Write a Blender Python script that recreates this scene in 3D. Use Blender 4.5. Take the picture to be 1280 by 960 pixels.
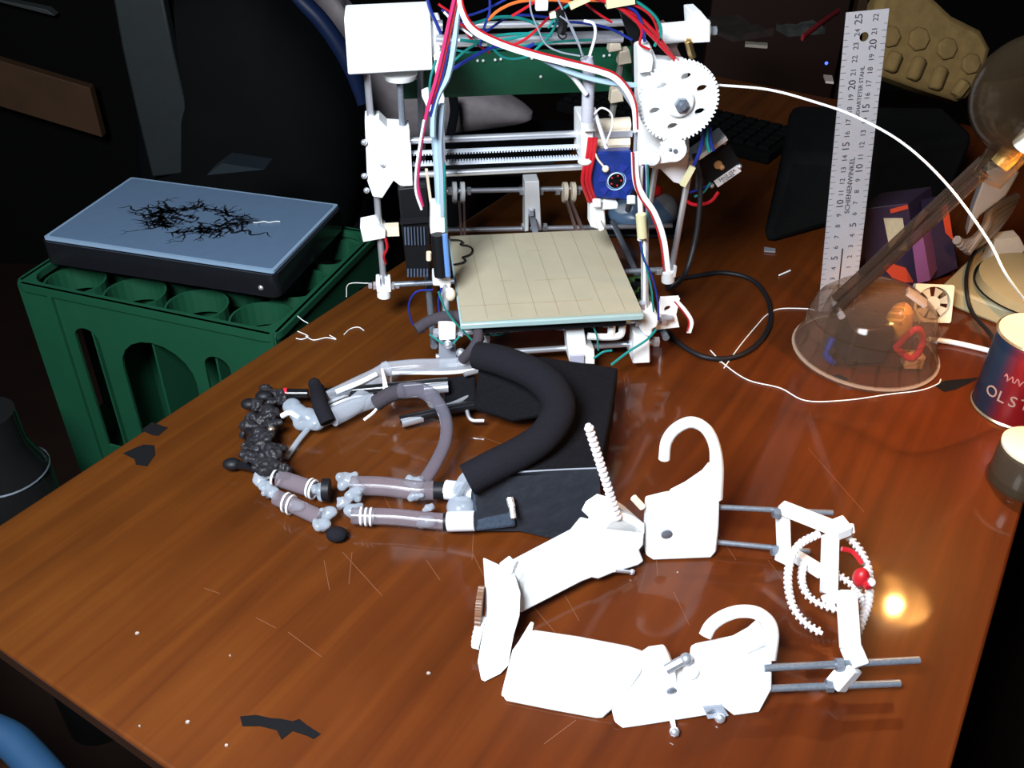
import bpy, math, random
from mathutils import Vector, Matrix
from math import sin, cos, pi, radians
random.seed(4)
for o in list(bpy.data.objects): bpy.data.objects.remove(o)
SC = bpy.context.scene
COL = SC.collection
V = Vector

# ------------------------------------------------------------------ camera
FOC, PITCH, ROLL, CAMH = 1180.0, .625, -.015, .645
_c, _s = cos(PITCH), sin(PITCH)
_f = V((0, _c, -_s)); _d = V((0, -_s, -_c)); _r = V((1, 0, 0))
CR = _r*cos(ROLL) + _d*sin(ROLL)
CD = _d*cos(ROLL) - _r*sin(ROLL)
CF = _f
CAM = V((0, 0, CAMH))
cd = bpy.data.cameras.new('camera')
cd.sensor_width = 36; cd.lens = FOC/1280*36; cd.clip_start = .02; cd.clip_end = 50
cam = bpy.data.objects.new('camera', cd); COL.objects.link(cam)
mw = Matrix((CR, -CD, -CF)).transposed().to_4x4(); mw.translation = CAM
cam.matrix_world = mw
SC.camera = cam

# ------------------------------------------------------------------ light
SC.view_settings.view_transform = 'Standard'; SC.view_settings.look = 'None'
SC.view_settings.gamma = 1; SC.view_settings.use_curve_mapping = False
SC.view_settings.exposure = 0.0
w = bpy.data.worlds.new('world'); SC.world = w; w.use_nodes = True
w.node_tree.nodes['Background'].inputs[0].default_value = (.35, .55, 1, 1)
w.node_tree.nodes['Background'].inputs[1].default_value = .022

def area(name, loc, target, sx, sy, power, color):
    l = bpy.data.lights.new(name, 'AREA'); l.shape = 'RECTANGLE'; l.size = sx; l.size_y = sy
    l.energy = power; l.color = color
    o = bpy.data.objects.new(name, l); COL.objects.link(o); o.location = loc
    o.rotation_euler = (V(target)-V(loc)).to_track_quat('-Z', 'Y').to_euler()
    return o
area('window_daylight', (-.40, -.10, 1.10), (.06, .78, .08), .45, .45, 56, (.86, .93, 1.0))

# ------------------------------------------------------------------ helpers
def ray(px, py): return CR*((px-640)/FOC) + CD*((py-480)/FOC) + CF
def at(px, py, z=0.0):
    d = ray(px, py); return CAM + d*((z-CAMH)/d.z)
def aty(px, py, y):
    d = ray(px, py); return CAM + d*(y/d.y)
PO = V((-.0555, .873, 0)); PH = .128
PX = V((cos(PH), sin(PH), 0)); PY = V((-sin(PH), cos(PH), 0)); PZ = V((0, 0, 1))
def L(x, y, z): return PO + PX*x + PY*y + PZ*z
def pp(px, py, ly):
    d = ray(px, py); t = ((PO-CAM).dot(PY)+ly)/d.dot(PY); return CAM + d*t
class Tilt:
    """plane rising from a line on the table, tau degrees from horizontal"""
    def __init__(s, a, b, tau=90):
        s.A = at(*a); s.B = at(*b); s.u = (s.B-s.A).normalized()
        s.back = V((-s.u.y, s.u.x, 0))
        if s.back.y < 0: s.back = -s.back
        up = s.back*cos(radians(tau)) + PZ*sin(radians(tau))
        s.n = s.u.cross(up).normalized()
    def p(s, px, py):
        d = ray(px, py); return CAM + d*((s.A-CAM).dot(s.n)/d.dot(s.n))
    def poly(s, pts): return [s.p(*q) for q in pts]

MATS = {}
def mat(name, col, rough=.5, metal=0, var=.08, scale=60, bump=0, clear=None, emit=None, coat=0, trans=None, spec=None, stretch=None):
    if name in MATS: return MATS[name]
    m = bpy.data.materials.new(name); m.use_nodes = True; nt = m.node_tree; N = nt.nodes; K = nt.links
    b = N['Principled BSDF']
    b.inputs['Roughness'].default_value = rough; b.inputs['Metallic'].default_value = metal
    b.inputs['Coat Weight'].default_value = coat; b.inputs['Coat Roughness'].default_value = .12
    if spec is not None: b.inputs['Specular IOR Level'].default_value = spec
    tc = N.new('ShaderNodeTexCoord'); nz = N.new('ShaderNodeTexNoise'); nz.inputs['Scale'].default_value = scale
    nz.inputs['Detail'].default_value = 5
    src = tc.outputs['Object']
    if stretch:
        mp = N.new('ShaderNodeMapping'); mp.inputs['Scale'].default_value = stretch; K.new(src, mp.inputs[0]); src = mp.outputs[0]
    K.new(src, nz.inputs['Vector'])
    cr = N.new('ShaderNodeMix'); cr.data_type = 'RGBA'
    cr.inputs[6].default_value = (*[max(0, c*(1-var)) for c in col], 1)
    cr.inputs[7].default_value = (*[min(1, c*(1+var)) for c in col], 1)
    K.new(nz.outputs[0], cr.inputs[0]); K.new(cr.outputs[2], b.inputs['Base Color'])
    if bump:
        bp = N.new('ShaderNodeBump'); bp.inputs['Strength'].default_value = bump; bp.inputs['Distance'].default_value = .002
        K.new(nz.outputs[0], bp.inputs['Height']); K.new(bp.outputs[0], b.inputs['Normal'])
    if emit:
        b.inputs['Emission Color'].default_value = (*col, 1); b.inputs['Emission Strength'].default_value = emit
    if clear is not None:
        out = N['Material Output']; tr = N.new('ShaderNodeBsdfTransparent'); tr.inputs[0].default_value = (*(trans or (.95, .95, .95)), 1)
        mx = N.new('ShaderNodeMixShader'); lw = N.new('ShaderNodeLayerWeight'); lw.inputs[0].default_value = .35
        mr = N.new('ShaderNodeMapRange'); mr.inputs[3].default_value = clear; mr.inputs[4].default_value = min(1, clear+.55)
        K.new(lw.outputs['Facing'], mr.inputs[0]); K.new(mr.outputs[0], mx.inputs[0])
        K.new(tr.outputs[0], mx.inputs[1]); K.new(b.outputs[0], mx.inputs[2]); K.new(mx.outputs[0], out.inputs[0])
    MATS[name] = m; return m

WHITE = mat('white_printed_plastic', (.86, .87, .87), .45, var=.03, bump=.05, scale=300)
WHITE2 = mat('white_cable_plastic', (.8, .8, .82), .4, var=.03)
IVORY = mat('ivory_plastic', (.78, .66, .5), .5, var=.05)
STEEL = mat('steel_rod', (.78, .80, .86), .28, .78)
DSTEEL = mat('threaded_steel', (.24, .27, .32), .4, .6, scale=400, var=.4)
BELT = mat('pale_belt', (.55, .6, .68), .5)
BROWNBELT = mat('brown_belt', (.12, .07, .06), .6)
BLACK = mat('black_plastic', (.006, .006, .007), .5, spec=.2)
BLACKG = mat('black_gloss_plastic', (.008, .008, .010), .2)
RUBBER = mat('black_rubber', (.008, .008, .010), .5, spec=.25)
FOAM = mat('charcoal_foam', (.010, .0095, .013), .95, var=.25, scale=500, bump=.4, spec=.1)
CLOTHB = mat('black_fabric', (.006, .006, .008), .9, var=.4, scale=300, bump=.5, spec=.1)
GREYF = mat('grey_foam_tube', (.05, .043, .052), .9, var=.2, scale=400, bump=.3, spec=.1)
CLEAR = mat('clear_plastic_tube', (.6, .64, .72), .12, clear=.22)
CLEARL = mat('clear_lamp_plastic', (.06, .042, .025), .06, clear=.06, trans=(.97, .93, .88), spec=1.0)
FROST = mat('frosted_hot_glue', (.40, .45, .52), .25, clear=.42)
TAN = mat('masking_tape_bed', (.37, .33, .235), .7, var=.12, scale=25)
GLASS = mat('teal_glass_edge', (.30, .42, .42), .2)
PCB = mat('green_circuit_board', (.003, .075, .035), .45, var=.2)
PCB2 = mat('olive_circuit_board', (.05, .12, .03), .5, var=.6, scale=150)
GREEN = mat('green_crate_plastic', (.0018, .052, .022), .6, var=.15, scale=20)
RED = mat('red_plastic', (.42, .008, .015), .4)
BLUE = mat('blue_wire', (.008, .022, .20), .4)
TEAL = mat('teal_wire', (.008, .19, .17), .4)
ORANGE = mat('orange_wire', (.6, .12, .02), .4)
BLUEFAN = mat('blue_fan_plastic', (.012, .035, .22), .2, clear=.75, trans=(.1, .2, .7))
LBLUE = mat('pale_blue_wire', (.35, .5, .62), .4)
MASK = mat('yellow_tape', (.6, .55, .32), .6)
GREYM = mat('grey_plastic', (.25, .27, .32), .5)
GREYC = mat('grey_cloth', (.30, .26, .27), .95, var=.25, scale=40, bump=.5, spec=.05)
FIL = mat('white_filament', (.85, .84, .82), .4)

CHILD = {}
class MB:
    def __init__(s): s.v = []; s.f = []
    def add(s, vs, fs):
        n = len(s.v); s.v += [V(p) for p in vs]; s.f += [tuple(i+n for i in f) for f in fs]; return s
    def hexa(s, b, t):
        n = len(b)
        return s.add(list(b)+list(t), [tuple(range(n))[::-1], tuple(range(n, 2*n))]+[(i, (i+1) % n, n+(i+1) % n, n+i) for i in range(n)])
    def prism(s, pts, vec): return s.hexa(pts, [V(p)+V(vec) for p in pts])
    def box(s, c, size, ux=V((1, 0, 0)), uy=V((0, 1, 0)), uz=V((0, 0, 1))):
        c = V(c); a, b, d = size[0]/2, size[1]/2, size[2]/2
        P = [c+ux*(i*a)+uy*(j*b)-uz*d for i, j in ((-1, -1), (1, -1), (1, 1), (-1, 1))]
        return s.prism(P, uz*(2*d))
    def pbox(s, c, size): return s.box(c, size, PX, PY, PZ)
    def bar(s, a, b, w, h, up=V((0, 0, 1))):
        a = V(a); b = V(b); d = (b-a).normalized(); sd = d.cross(up)
        if sd.length < .01: sd = d.cross(V((0, 1, 0)))
        sd.normalize(); u = sd.cross(d)
        P = [a+sd*(i*w/2)+u*(j*h/2) for i, j in ((-1, -1), (1, -1), (1, 1), (-1, 1))]
        return s.prism(P, b-a)
    def tube(s, pts, r, n=8, caps=True, flat=1.0, up=None):
        pts = [V(p) for p in pts]; m = len(pts); rs = r if isinstance(r, (list, tuple)) else [r]*m
        T = [(pts[min(i+1, m-1)]-pts[max(i-1, 0)]).normalized() for i in range(m)]
        x = V((0, 0, 1)) if abs(T[0].z) < .9 else V((1, 0, 0))
        if up is not None: x = V(up)
        vs = []; 
        for i in range(m):
            x = (x-T[i]*x.dot(T[i]))
            if x.length < 1e-6: x = V((1, 0, 0)).cross(T[i])
            x.normalize(); y = T[i].cross(x)
            for k in range(n):
                a = 2*pi*k/n; vs.append(pts[i]+x*(cos(a)*rs[i])+y*(sin(a)*rs[i]*flat))
        fs = [(i*n+k, i*n+(k+1) % n, (i+1)*n+(k+1) % n, (i+1)*n+k) for i in range(m-1) for k in range(n)]
        if caps: fs += [tuple(range(n))[::-1], tuple(range((m-1)*n, m*n))]
        return s.add(vs, fs)
    def cyl(s, a, b, r, r2=None, n=16): return s.tube([a, b], [r, r if r2 is None else r2], n)
    def sphere(s, c, r, sc=(1, 1, 1), nu=16, nv=10):
        c = V(c); vs = [c+V((0, 0, r*sc[2]))]
        for j in range(1, nv):
            t = pi*j/nv
            for i in range(nu):
                a = 2*pi*i/nu; vs.append(c+V((cos(a)*sin(t)*r*sc[0], sin(a)*sin(t)*r*sc[1], cos(t)*r*sc[2])))
        vs.append(c-V((0, 0, r*sc[2]))); e = len(vs)-1
        fs = [(0, 1+i, 1+(i+1) % nu) for i in range(nu)]
        for j in range(nv-2):
            a = 1+j*nu; fs += [(a+i, a+nu+i, a+nu+(i+1) % nu, a+(i+1) % nu) for i in range(nu)]
        a = 1+(nv-2)*nu; fs += [(a+i, e, a+(i+1) % nu) for i in range(nu)]
        return s.add(vs, fs)
    def lathe(s, c, prof, axis=V((0, 0, 1)), n=32, cap=True):
        """prof: list of (radius, height)"""
        c = V(c); axis = V(axis).normalized(); x = V((1, 0, 0)) if abs(axis.x) < .9 else V((0, 1, 0))
        x = (x-axis*x.dot(axis)).normalized(); y = axis.cross(x); vs = []
        for r, h in prof:
            for k in range(n):
                a = 2*pi*k/n; vs.append(c+axis*h+x*(cos(a)*r)+y*(sin(a)*r))
        m = len(prof); fs = [(i*n+k, i*n+(k+1) % n, (i+1)*n+(k+1) % n, (i+1)*n+k) for i in range(m-1) for k in range(n)]
        if cap: fs += [tuple(range(n))[::-1], tuple(range((m-1)*n, m*n))]
        return s.add(vs, fs)
    def plate(s, outer, holes, th, o, ux, uy):
        """flat shape with holes, in the plane o + ux*x + uy*y, thickness th along ux x uy"""
        cu = bpy.data.curves.new('tmp', 'CURVE'); cu.dimensions = '2D'; cu.fill_mode = 'BOTH'; cu.extrude = th/2
        for pl in [outer]+holes:
            sp = cu.splines.new('POLY'); sp.points.add(len(pl)-1); sp.use_cyclic_u = True
            for p, q in zip(sp.points, pl): p.co = (q[0], q[1], 0, 1)
        ob = bpy.data.objects.new('tmp', cu); COL.objects.link(ob); bpy.context.view_layer.update()
        me = ob.to_mesh(); uz = V(ux).cross(V(uy))
        s.add([V(o)+V(ux)*v.co.x+V(uy)*v.co.y+uz*v.co.z for v in me.vertices], [tuple(p.vertices) for p in me.polygons])
        ob.to_mesh_clear(); bpy.data.objects.remove(ob); bpy.data.curves.remove(cu); return s
    def text(s, txt, size, o, ux, uy, ex=.0002, ctr=True):
        cu = bpy.data.curves.new('tmp', 'FONT'); cu.body = txt; cu.size = size; cu.extrude = ex
        if ctr: cu.align_x = 'CENTER'; cu.align_y = 'CENTER'
        cu.resolution_u = 3
        ob = bpy.data.objects.new('tmp', cu); COL.objects.link(ob); bpy.context.view_layer.update()
        me = ob.to_mesh(); uz = V(ux).cross(V(uy))
        s.add([V(o)+V(ux)*v.co.x+V(uy)*v.co.y+uz*v.co.z for v in me.vertices], [tuple(p.vertices) for p in me.polygons])
        ob.to_mesh_clear(); bpy.data.objects.remove(ob); bpy.data.curves.remove(cu); return s
    def build(s, name, m, parent=None, bevel=0, smooth=True, sub=0, origin=None, label=None, ang=40):
        o_ = V((0, 0, 0))
        if parent is not None: o_ = CHILD[parent.name]
        elif origin is not None: o_ = V(origin)
        elif s.v:
            n = len(s.v); o_ = V((sum(p.x for p in s.v)/n, sum(p.y for p in s.v)/n, min(p.z for p in s.v)))
        me = bpy.data.meshes.new(name); me.from_pydata([p-o_ for p in s.v], [], s.f); me.update()
        import bmesh
        bm = bmesh.new(); bm.from_mesh(me); bmesh.ops.recalc_face_normals(bm, faces=bm.faces); bm.to_mesh(me); bm.free()
        me.materials.append(m)
        if smooth:
            me.shade_smooth(); me.set_sharp_from_angle(angle=radians(ang))
        ob = bpy.data.objects.new(name, me); COL.objects.link(ob)
        if parent is not None: ob.parent = parent
        else: ob.location = o_
        CHILD[ob.name] = o_
        if bevel:
            b = ob.modifiers.new('bevel', 'BEVEL'); b.width = bevel; b.segments = 2; b.limit_method = 'ANGLE'; b.angle_limit = radians(50)
        if sub:
            b = ob.modifiers.new('sub', 'SUBSURF'); b.levels = sub; b.render_levels = sub
        if label: ob['label'] = label
        return ob
def spl(pts, k=6):
    pts = [V(p) for p in pts]; out = []
    P = [pts[0]*2-pts[1]]+pts+[pts[-1]*2-pts[-2]]
    for i in range(1, len(P)-2):
        a, b, c, d = P[i-1:i+3]
        for j in range(k):
            t = j/k; out.append(.5*((2*b)+(c-a)*t+(2*a-5*b+4*c-d)*t*t+(3*b-a-3*c+d)*t**3))
    out.append(pts[-1]); return out
def tag(o, label, cat, group=None, kind=None):
    o['label'] = label; o['category'] = cat
    if group: o['group'] = group
    if kind: o['kind'] = kind
    return o
def thing(name, loc, label, cat, group=None):
    o = bpy.data.objects.new(name, None); COL.objects.link(o); o.location = loc; o.empty_display_size = .02
    CHILD[o.name] = V(loc); return tag(o, label, cat, group)
def struct(o): o['kind'] = 'structure'; return o
def circ(cx, cy, rx, ry=None, n=20, a0=0):
    ry = ry or rx; return [(cx+cos(a0+2*pi*i/n)*rx, cy+sin(a0+2*pi*i/n)*ry) for i in range(n)]
def rrect(x0, y0, x1, y1, r, n=4):
    out = []
    for cx, cy, a in ((x1-r, y0+r, -pi/2), (x1-r, y1-r, 0), (x0+r, y1-r, pi/2), (x0+r, y0+r, pi)):
        out += [(cx+cos(a+pi/2*i/n)*r, cy+sin(a+pi/2*i/n)*r) for i in range(n+1)]
    return out
def gearpts(r, n, d):
    out = []
    for i in range(n):
        for f, rr in ((0, r-d), (.2, r), (.5, r), (.7, r-d)):
            a = 2*pi*(i+f)/n; out.append((cos(a)*rr, sin(a)*rr))
    return out

# ------------------------------------------------------------------ the room
FLOOR = mat('brown_floor', (.012, .006, .004), .8, var=.5, scale=6, spec=.1)
WALL = mat('dark_wall', (.006, .0055, .006), .9, var=.2, scale=4, spec=.1)
struct(MB().box((0, 1.2, -.76), (6, 6, .04)).build('floor', FLOOR))
struct(MB().box((0, 4.22, .5), (6, .04, 2.5)).build('wall_back', WALL))
struct(MB().box((3.02, 1.2, .5), (.04, 6, 2.5)).build('wall_right', WALL))

# ------------------------------------------------------------------ table
HU = radians(31.7); TU = V((sin(HU), cos(HU), 0)); TV = V((cos(HU), -sin(HU), 0))
def wood(name, c1, c2, c3):
    m = bpy.data.materials.new(name); m.use_nodes = True; nt = m.node_tree; N = nt.nodes; K = nt.links
    b = N['Principled BSDF']; tc = N.new('ShaderNodeTexCoord')
    mp = N.new('ShaderNodeMapping'); mp.inputs['Rotation'].default_value = (0, 0, HU)
    K.new(tc.outputs['Object'], mp.inputs[0])
    mp2 = N.new('ShaderNodeMapping'); mp2.inputs['Scale'].default_value = (52, 2.6, 10); K.new(mp.outputs[0], mp2.inputs[0])
    n1 = N.new('ShaderNodeTexNoise'); n1.inputs['Scale'].default_value = 1; n1.inputs['Detail'].default_value = 7; n1.inputs['Distortion'].default_value = .6
    K.new(mp2.outputs[0], n1.inputs['Vector'])
    n2 = N.new('ShaderNodeTexNoise'); n2.inputs['Scale'].default_value = 5; n2.inputs['Detail'].default_value = 3
    K.new(mp.outputs[0], n2.inputs['Vector'])
    ad = N.new('ShaderNodeMath'); ad.operation = 'MULTIPLY_ADD'; ad.inputs[1].default_value = .45
    K.new(n2.outputs[0], ad.inputs[0])
    sc = N.new('ShaderNodeMath'); sc.operation = 'MULTIPLY'; sc.inputs[1].default_value = .62; K.new(n1.outputs[0], sc.inputs[0]); K.new(sc.outputs[0], ad.inputs[2])
    r = N.new('ShaderNodeValToRGB'); e = r.color_ramp.elements
    e[0].position = .34; e[0].color = (*c1, 1); e[1].position = .74; e[1].color = (*c3, 1)
    k = e.new(.54); k.color = (*c2, 1)
    K.new(ad.outputs[0], r.inputs[0])
    # painted light: golden daylight at the left, the lamp's warm red at the right
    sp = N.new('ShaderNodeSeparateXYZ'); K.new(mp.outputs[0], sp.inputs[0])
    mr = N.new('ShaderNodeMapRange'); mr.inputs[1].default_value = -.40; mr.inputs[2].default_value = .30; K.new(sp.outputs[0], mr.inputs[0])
    light_tint = N.new('ShaderNodeMix'); light_tint.data_type = 'RGBA'; light_tint.inputs[6].default_value = (1.0, 1.30, 1.25, 1); light_tint.inputs[7].default_value = (1.05, .85, .8, 1)
    K.new(mr.outputs[0], light_tint.inputs[0])
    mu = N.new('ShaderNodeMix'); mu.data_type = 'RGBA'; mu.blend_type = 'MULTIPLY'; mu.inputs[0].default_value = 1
    K.new(r.outputs[0], mu.inputs[6]); K.new(light_tint.outputs[2], mu.inputs[7]); K.new(mu.outputs[2], b.inputs['Base Color'])
    rr = N.new('ShaderNodeMapRange'); rr.inputs[3].default_value = .42; rr.inputs[4].default_value = .58; K.new(n2.outputs[0], rr.inputs[0]); K.new(rr.outputs[0], b.inputs['Roughness'])
    b.inputs['Specular IOR Level'].default_value = .15
    b.inputs['Coat Weight'].default_value = .5; b.inputs['Coat Roughness'].default_value = .075
    return m
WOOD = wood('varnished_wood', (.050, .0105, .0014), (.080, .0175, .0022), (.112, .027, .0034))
c0 = V((-.489, .652, 0))                      # a point on the left edge
near = V((-.331, .449, 0))                    # a point on the near edge
u0 = (near-c0).dot(TU)
C0 = c0+TU*u0                                 # near left corner
TW, TLN = .828, 1.75
table = thing('wooden_table', (C0+TV*(TW/2)+TU*(TLN/2))+V((0, 0, -.74)), 'varnished red-brown wooden table running away from the camera with everything on it', 'table')
P = [C0, C0+TV*TW, C0+TV*TW+TU*TLN, C0+TU*TLN]
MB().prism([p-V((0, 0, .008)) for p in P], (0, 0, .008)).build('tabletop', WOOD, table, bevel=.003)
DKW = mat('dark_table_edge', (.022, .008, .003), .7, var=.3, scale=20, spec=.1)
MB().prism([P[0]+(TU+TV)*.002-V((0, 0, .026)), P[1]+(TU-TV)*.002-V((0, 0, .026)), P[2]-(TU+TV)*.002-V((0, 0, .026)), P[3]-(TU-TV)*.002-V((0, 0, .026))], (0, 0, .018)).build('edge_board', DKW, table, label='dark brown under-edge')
ap = MB()
Q = [C0+TV*.12+TU*.14, C0+TV*(TW-.12)+TU*.14, C0+TV*(TW-.12)+TU*(TLN-.12), C0+TV*.12+TU*(TLN-.12)]
for i in range(4): ap.bar(Q[i]-V((0, 0, .07)), Q[(i+1) % 4]-V((0, 0, .07)), .02, .08)
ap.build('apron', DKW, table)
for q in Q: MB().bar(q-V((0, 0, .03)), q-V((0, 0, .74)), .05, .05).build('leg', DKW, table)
# pale scratches in the varnish
SCR = mat('scratched_varnish', (.17, .065, .03), .6)
sc_ = MB()
for a, b in [((428, 690), (478, 745)), ((590, 690), (612, 735)), ((668, 760), (702, 800)), ((706, 744), (724, 776)), ((842, 740), (862, 782)), ((680, 930), (720, 900)), ((780, 470), (786, 520)),
             ((360, 790), (402, 821)), ((255, 735), (275, 742)), ((320, 772), (345, 785)), ((470, 600), (500, 660)), ((440, 690), (436, 730)), ((533, 700), (550, 725)), ((880, 640), (920, 700)), ((1010, 560), (1080, 640)), ((960, 700), (990, 740)), ((820, 690), (822, 720)), ((592, 660), (590, 700)), ((405, 700), (412, 738)), ((640, 560), (600, 545))]:
    A = at(*a, .0002); B = at(*b, .0002); d = (B-A).normalized(); s_ = V((-d.y, d.x, 0))*.00025
    sc_.add([A-s_, A+s_, B+s_, B-s_], [(0, 1, 2, 3)])
sc_.build('scratch', SCR, table, label='pale thin scratches in the varnish')['kind'] = 'stuff'

# ------------------------------------------------------------------ 3D printer
pr = thing('printer', L(.1, .165, 0), 'open-frame desktop 3D printer of steel rods and white printed brackets with tangled wires', '3D printer')
def rod(name, a, b, r, m=STEEL, n=14, **k): return MB().cyl(a, b, r, n=n).build(name, m, pr, **k)
# vertical rods and lead screws
ZR = .15
rod('smooth_rod', pp(459, 92, ZR), pp(480, 356, ZR), .004)
rod('lead_screw', pp(499, 92, ZR), pp(508, 236, ZR), .0036, DSTEEL)
rod('smooth_rod', pp(864, 200, ZR), pp(838, 345, ZR), .004)
rod('smooth_rod', pp(822, 195, ZR+.01), pp(811, 262, ZR+.01), .004)
rod('smooth_rod', pp(881, 150, ZR+.06), pp(872, 235, ZR+.06), .004, DSTEEL)
# x axis rods and belt
XR = .15
rod('smooth_rod', pp(511, 176, XR), pp(800, 164, XR), .004)
rod('smooth_rod', pp(511, 219, XR), pp(735, 208, XR), .004)
for a, b, up in (((508, 191), (733, 182), -1), ((512, 206), (733, 197), 1)):
    A = pp(*a, XR-.01); B = pp(*b, XR-.01); bt = MB().bar(A, B, .006, .0022)
    n = 62; d = (B-A)/n
    for i in range(n): bt.bar(A+d*(i+.2)+PZ*(.0018*up), A+d*(i+.7)+PZ*(.0018*up), .006, .0022)
    bt.build('toothed_belt', BELT, pr)
# left x end
xe = MB()
pts = [pp(*q, ZR-.012) for q in ((456, 150), (474, 150), (484, 160), (512, 162), (514, 234), (502, 234), (492, 226), (478, 248), (466, 246), (459, 226))]
xe.prism(pts, PY*.03)
xel = xe.build('carriage_end', WHITE, pr, bevel=.001)
for q in ((455, 178), (455, 220), (458, 238)): MB().sphere(pp(*q, ZR-.015), .0035, nu=8, nv=6).build('screw', STEEL, xel)
MB().sphere(pp(478, 206, ZR-.0135), .003, nu=8, nv=6).build('screw', STEEL, xel)
MB().pbox(pp(508, 205, ZR-.018), (.012, .008, .05)).build('nut_trap', WHITE, xel, bevel=.001)
# bed
bz = .10
bed = MB().prism([L(x, y, bz-.003) for x, y in ((0, 0), (.2, 0), (.2, .2), (0, .2))], PZ*.003).build('bed_surface', TAN, pr, label='tan taped print surface')
MB().prism([L(x, y, bz-.010) for x, y in ((-.002, -.004), (.202, -.004), (.202, .2), (-.002, .2))], PZ*.0065).build('glass_plate', GLASS, pr, bevel=.001)
seam = MB()
SEAM = mat('tape_seam', (.29, .24, .15), .7)
for i, x in enumerate((.028, .055, .083, .108, .132, .158, .182)):
    seam.prism([L(x-.0004, .001, bz), L(x+.0004, .001, bz), L(x+.0004-.004, .199, bz), L(x-.0004-.004, .199, bz)], PZ*.0002)
for y, x0, x1 in ((.028, .0, .15), (.078, .09, .15), (.15, .09, .11), (.08, .05, .065)):
    seam.prism([L(x0, y, bz), L(x1, y, bz), L(x1, y+.0008, bz), L(x0, y+.0008, bz)], PZ*.0002)
seam.build('tape_seam', SEAM, bed)
clip = MB()
Z = bz+.003
clip.tube(spl([L(x, y, Z) for x, y in ((-.001, .12), (.010, .124), (.014, .13), (.011, .137), (.019, .142), (.024, .15), (.024, .160), (.019, .167), (.011, .170), (.014, .177), (.010, .182), (-.001, .184))][:]), .0011, 6)
clip.build('binder_clip', BLACKG, pr)
MB().pbox(L(.1, .1, bz-.019), (.17, .19, .006)).build('bed_plate', BLACK, pr)
# side triangles of the frame
VL = (-.022, .236)
def fx(px, py, ly): return pp(px, py, ly)
fl_b = pp(558, 415, .045); fl_t = pp(547, 60, .15)
rod('frame_rod', fl_b, pp(548, 62, .15), .0045, STEEL)
fr_b = pp(806, 392, .03); fr_t = pp(800, 60, .15)
rod('frame_rod', fr_b, pp(806, 205, .11), .0045, STEEL)
rod('frame_rod', pp(806, 205, .11), fr_t, .0045, STEEL)
locb = lambda P_: ((P_-PO).dot(PX), (P_-PO).dot(PY), P_.z)
rod('frame_rod', L(-.028, .335, .06), L(-.028, .165, .36), .0042, DSTEEL)
rod('frame_rod', L(.262, .335, .06), L(.26, .175, .36), .0042, DSTEEL)
rod('frame_rod', L(-.03, .05, .035), L(-.03, .35, .035), .0042, DSTEEL)
rod('frame_rod', L(.245, .04, .035), L(.245, .35, .035), .0042, DSTEEL)
# front crossbars
rod('frame_rod', pp(543, 418, .035), pp(840, 397, .035), .0036)
rod('frame_rod', pp(545, 446, .045), pp(815, 428, .045), .0036)
# back crossbars
rod('frame_rod', pp(558, 239, .34), pp(750, 235, .34), .0036)
rod('frame_rod', pp(550, 288, .34), pp(840, 282, .34), .0036)
# top crossbars
rod('top_rod', pp(545, 52, .14), pp(778, 46, .14), .0065, label='thick bright steel rod across the top')
rod('top_rod', pp(575, 32, .20), pp(792, 28, .20), .004)
# lower z rod bar
rod('frame_rod', pp(470, 357, ZR), pp(845, 336, ZR), .0035, DSTEEL)
# white brackets
def bracket(pts, ly, th, m=WHITE, name='bracket', bev=.0012): return MB().prism([pp(*q, ly) for q in pts], PY*th).build(name, m, pr, bevel=bev)
# motor mount boxes top
mmb = bracket(((430, 22), (538, 17), (541, 88), (435, 94)), .12, .05, name='motor_mount', bev=.002)
MB().cyl(pp(545, 32, .118), pp(553, 32, .118), .0055).cyl(pp(545, 49, .118), pp(554, 50, .118), .0055).build('nut', STEEL, mmb)
MB().prism([pp(*q, .13) for q in ((536, 25), (551, 25), (552, 62), (546, 72), (538, 72))], PY*.03).build('clamp', WHITE, mmb, bevel=.002)
MB().lathe(pp(500, 94, ZR)-PZ*.004, [(.016, 0), (.019, .006)], n=24).build('coupler', WHITE, pr)
# left zpad with nuts
zp = MB().cyl(pp(480, 371, ZR), pp(480, 356, ZR), .0085, n=18).pbox(pp(473, 354, ZR), (.005, .014, .018)).pbox(pp(486, 354, ZR), (.005, .014, .018)).build('rod_foot', WHITE, pr, bevel=.001)
for q in (463, 469, 491, 497): MB().cyl(pp(q-2.5, 357, ZR), pp(q+2, 357, ZR), .0055 if q in (469, 491) else .004, n=6).build('nut', STEEL, pr)
zp2 = MB().cyl(pp(835, 352, ZR), pp(835, 338, ZR), .0085, n=18).pbox(pp(842, 337, ZR), (.004, .014, .016)).build('rod_foot', WHITE, pr, bevel=.001)
MB().cyl(pp(820, 339, ZR), pp(826, 339, ZR), .0055, n=6).build('nut', STEEL, pr)
# mid clamp left
cl = MB().prism([pp(*q, ZR-.012) for q in ((450, 284), (470, 280), (482, 288), (482, 298), (454, 303))], PY*.026).build('end_stop_clamp', WHITE, pr, bevel=.001)
MB().pbox(pp(488, 287, ZR), (.02, .012, .012)).build('end_stop_switch', IVORY, pr)
MB().tube(spl([pp(482, 298, ZR-.01), pp(484, 310, ZR-.01), pp(480, 320, ZR-.005), pp(482, 330, ZR)]), .0018, 6).build('red_wire', RED, pr)
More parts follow.
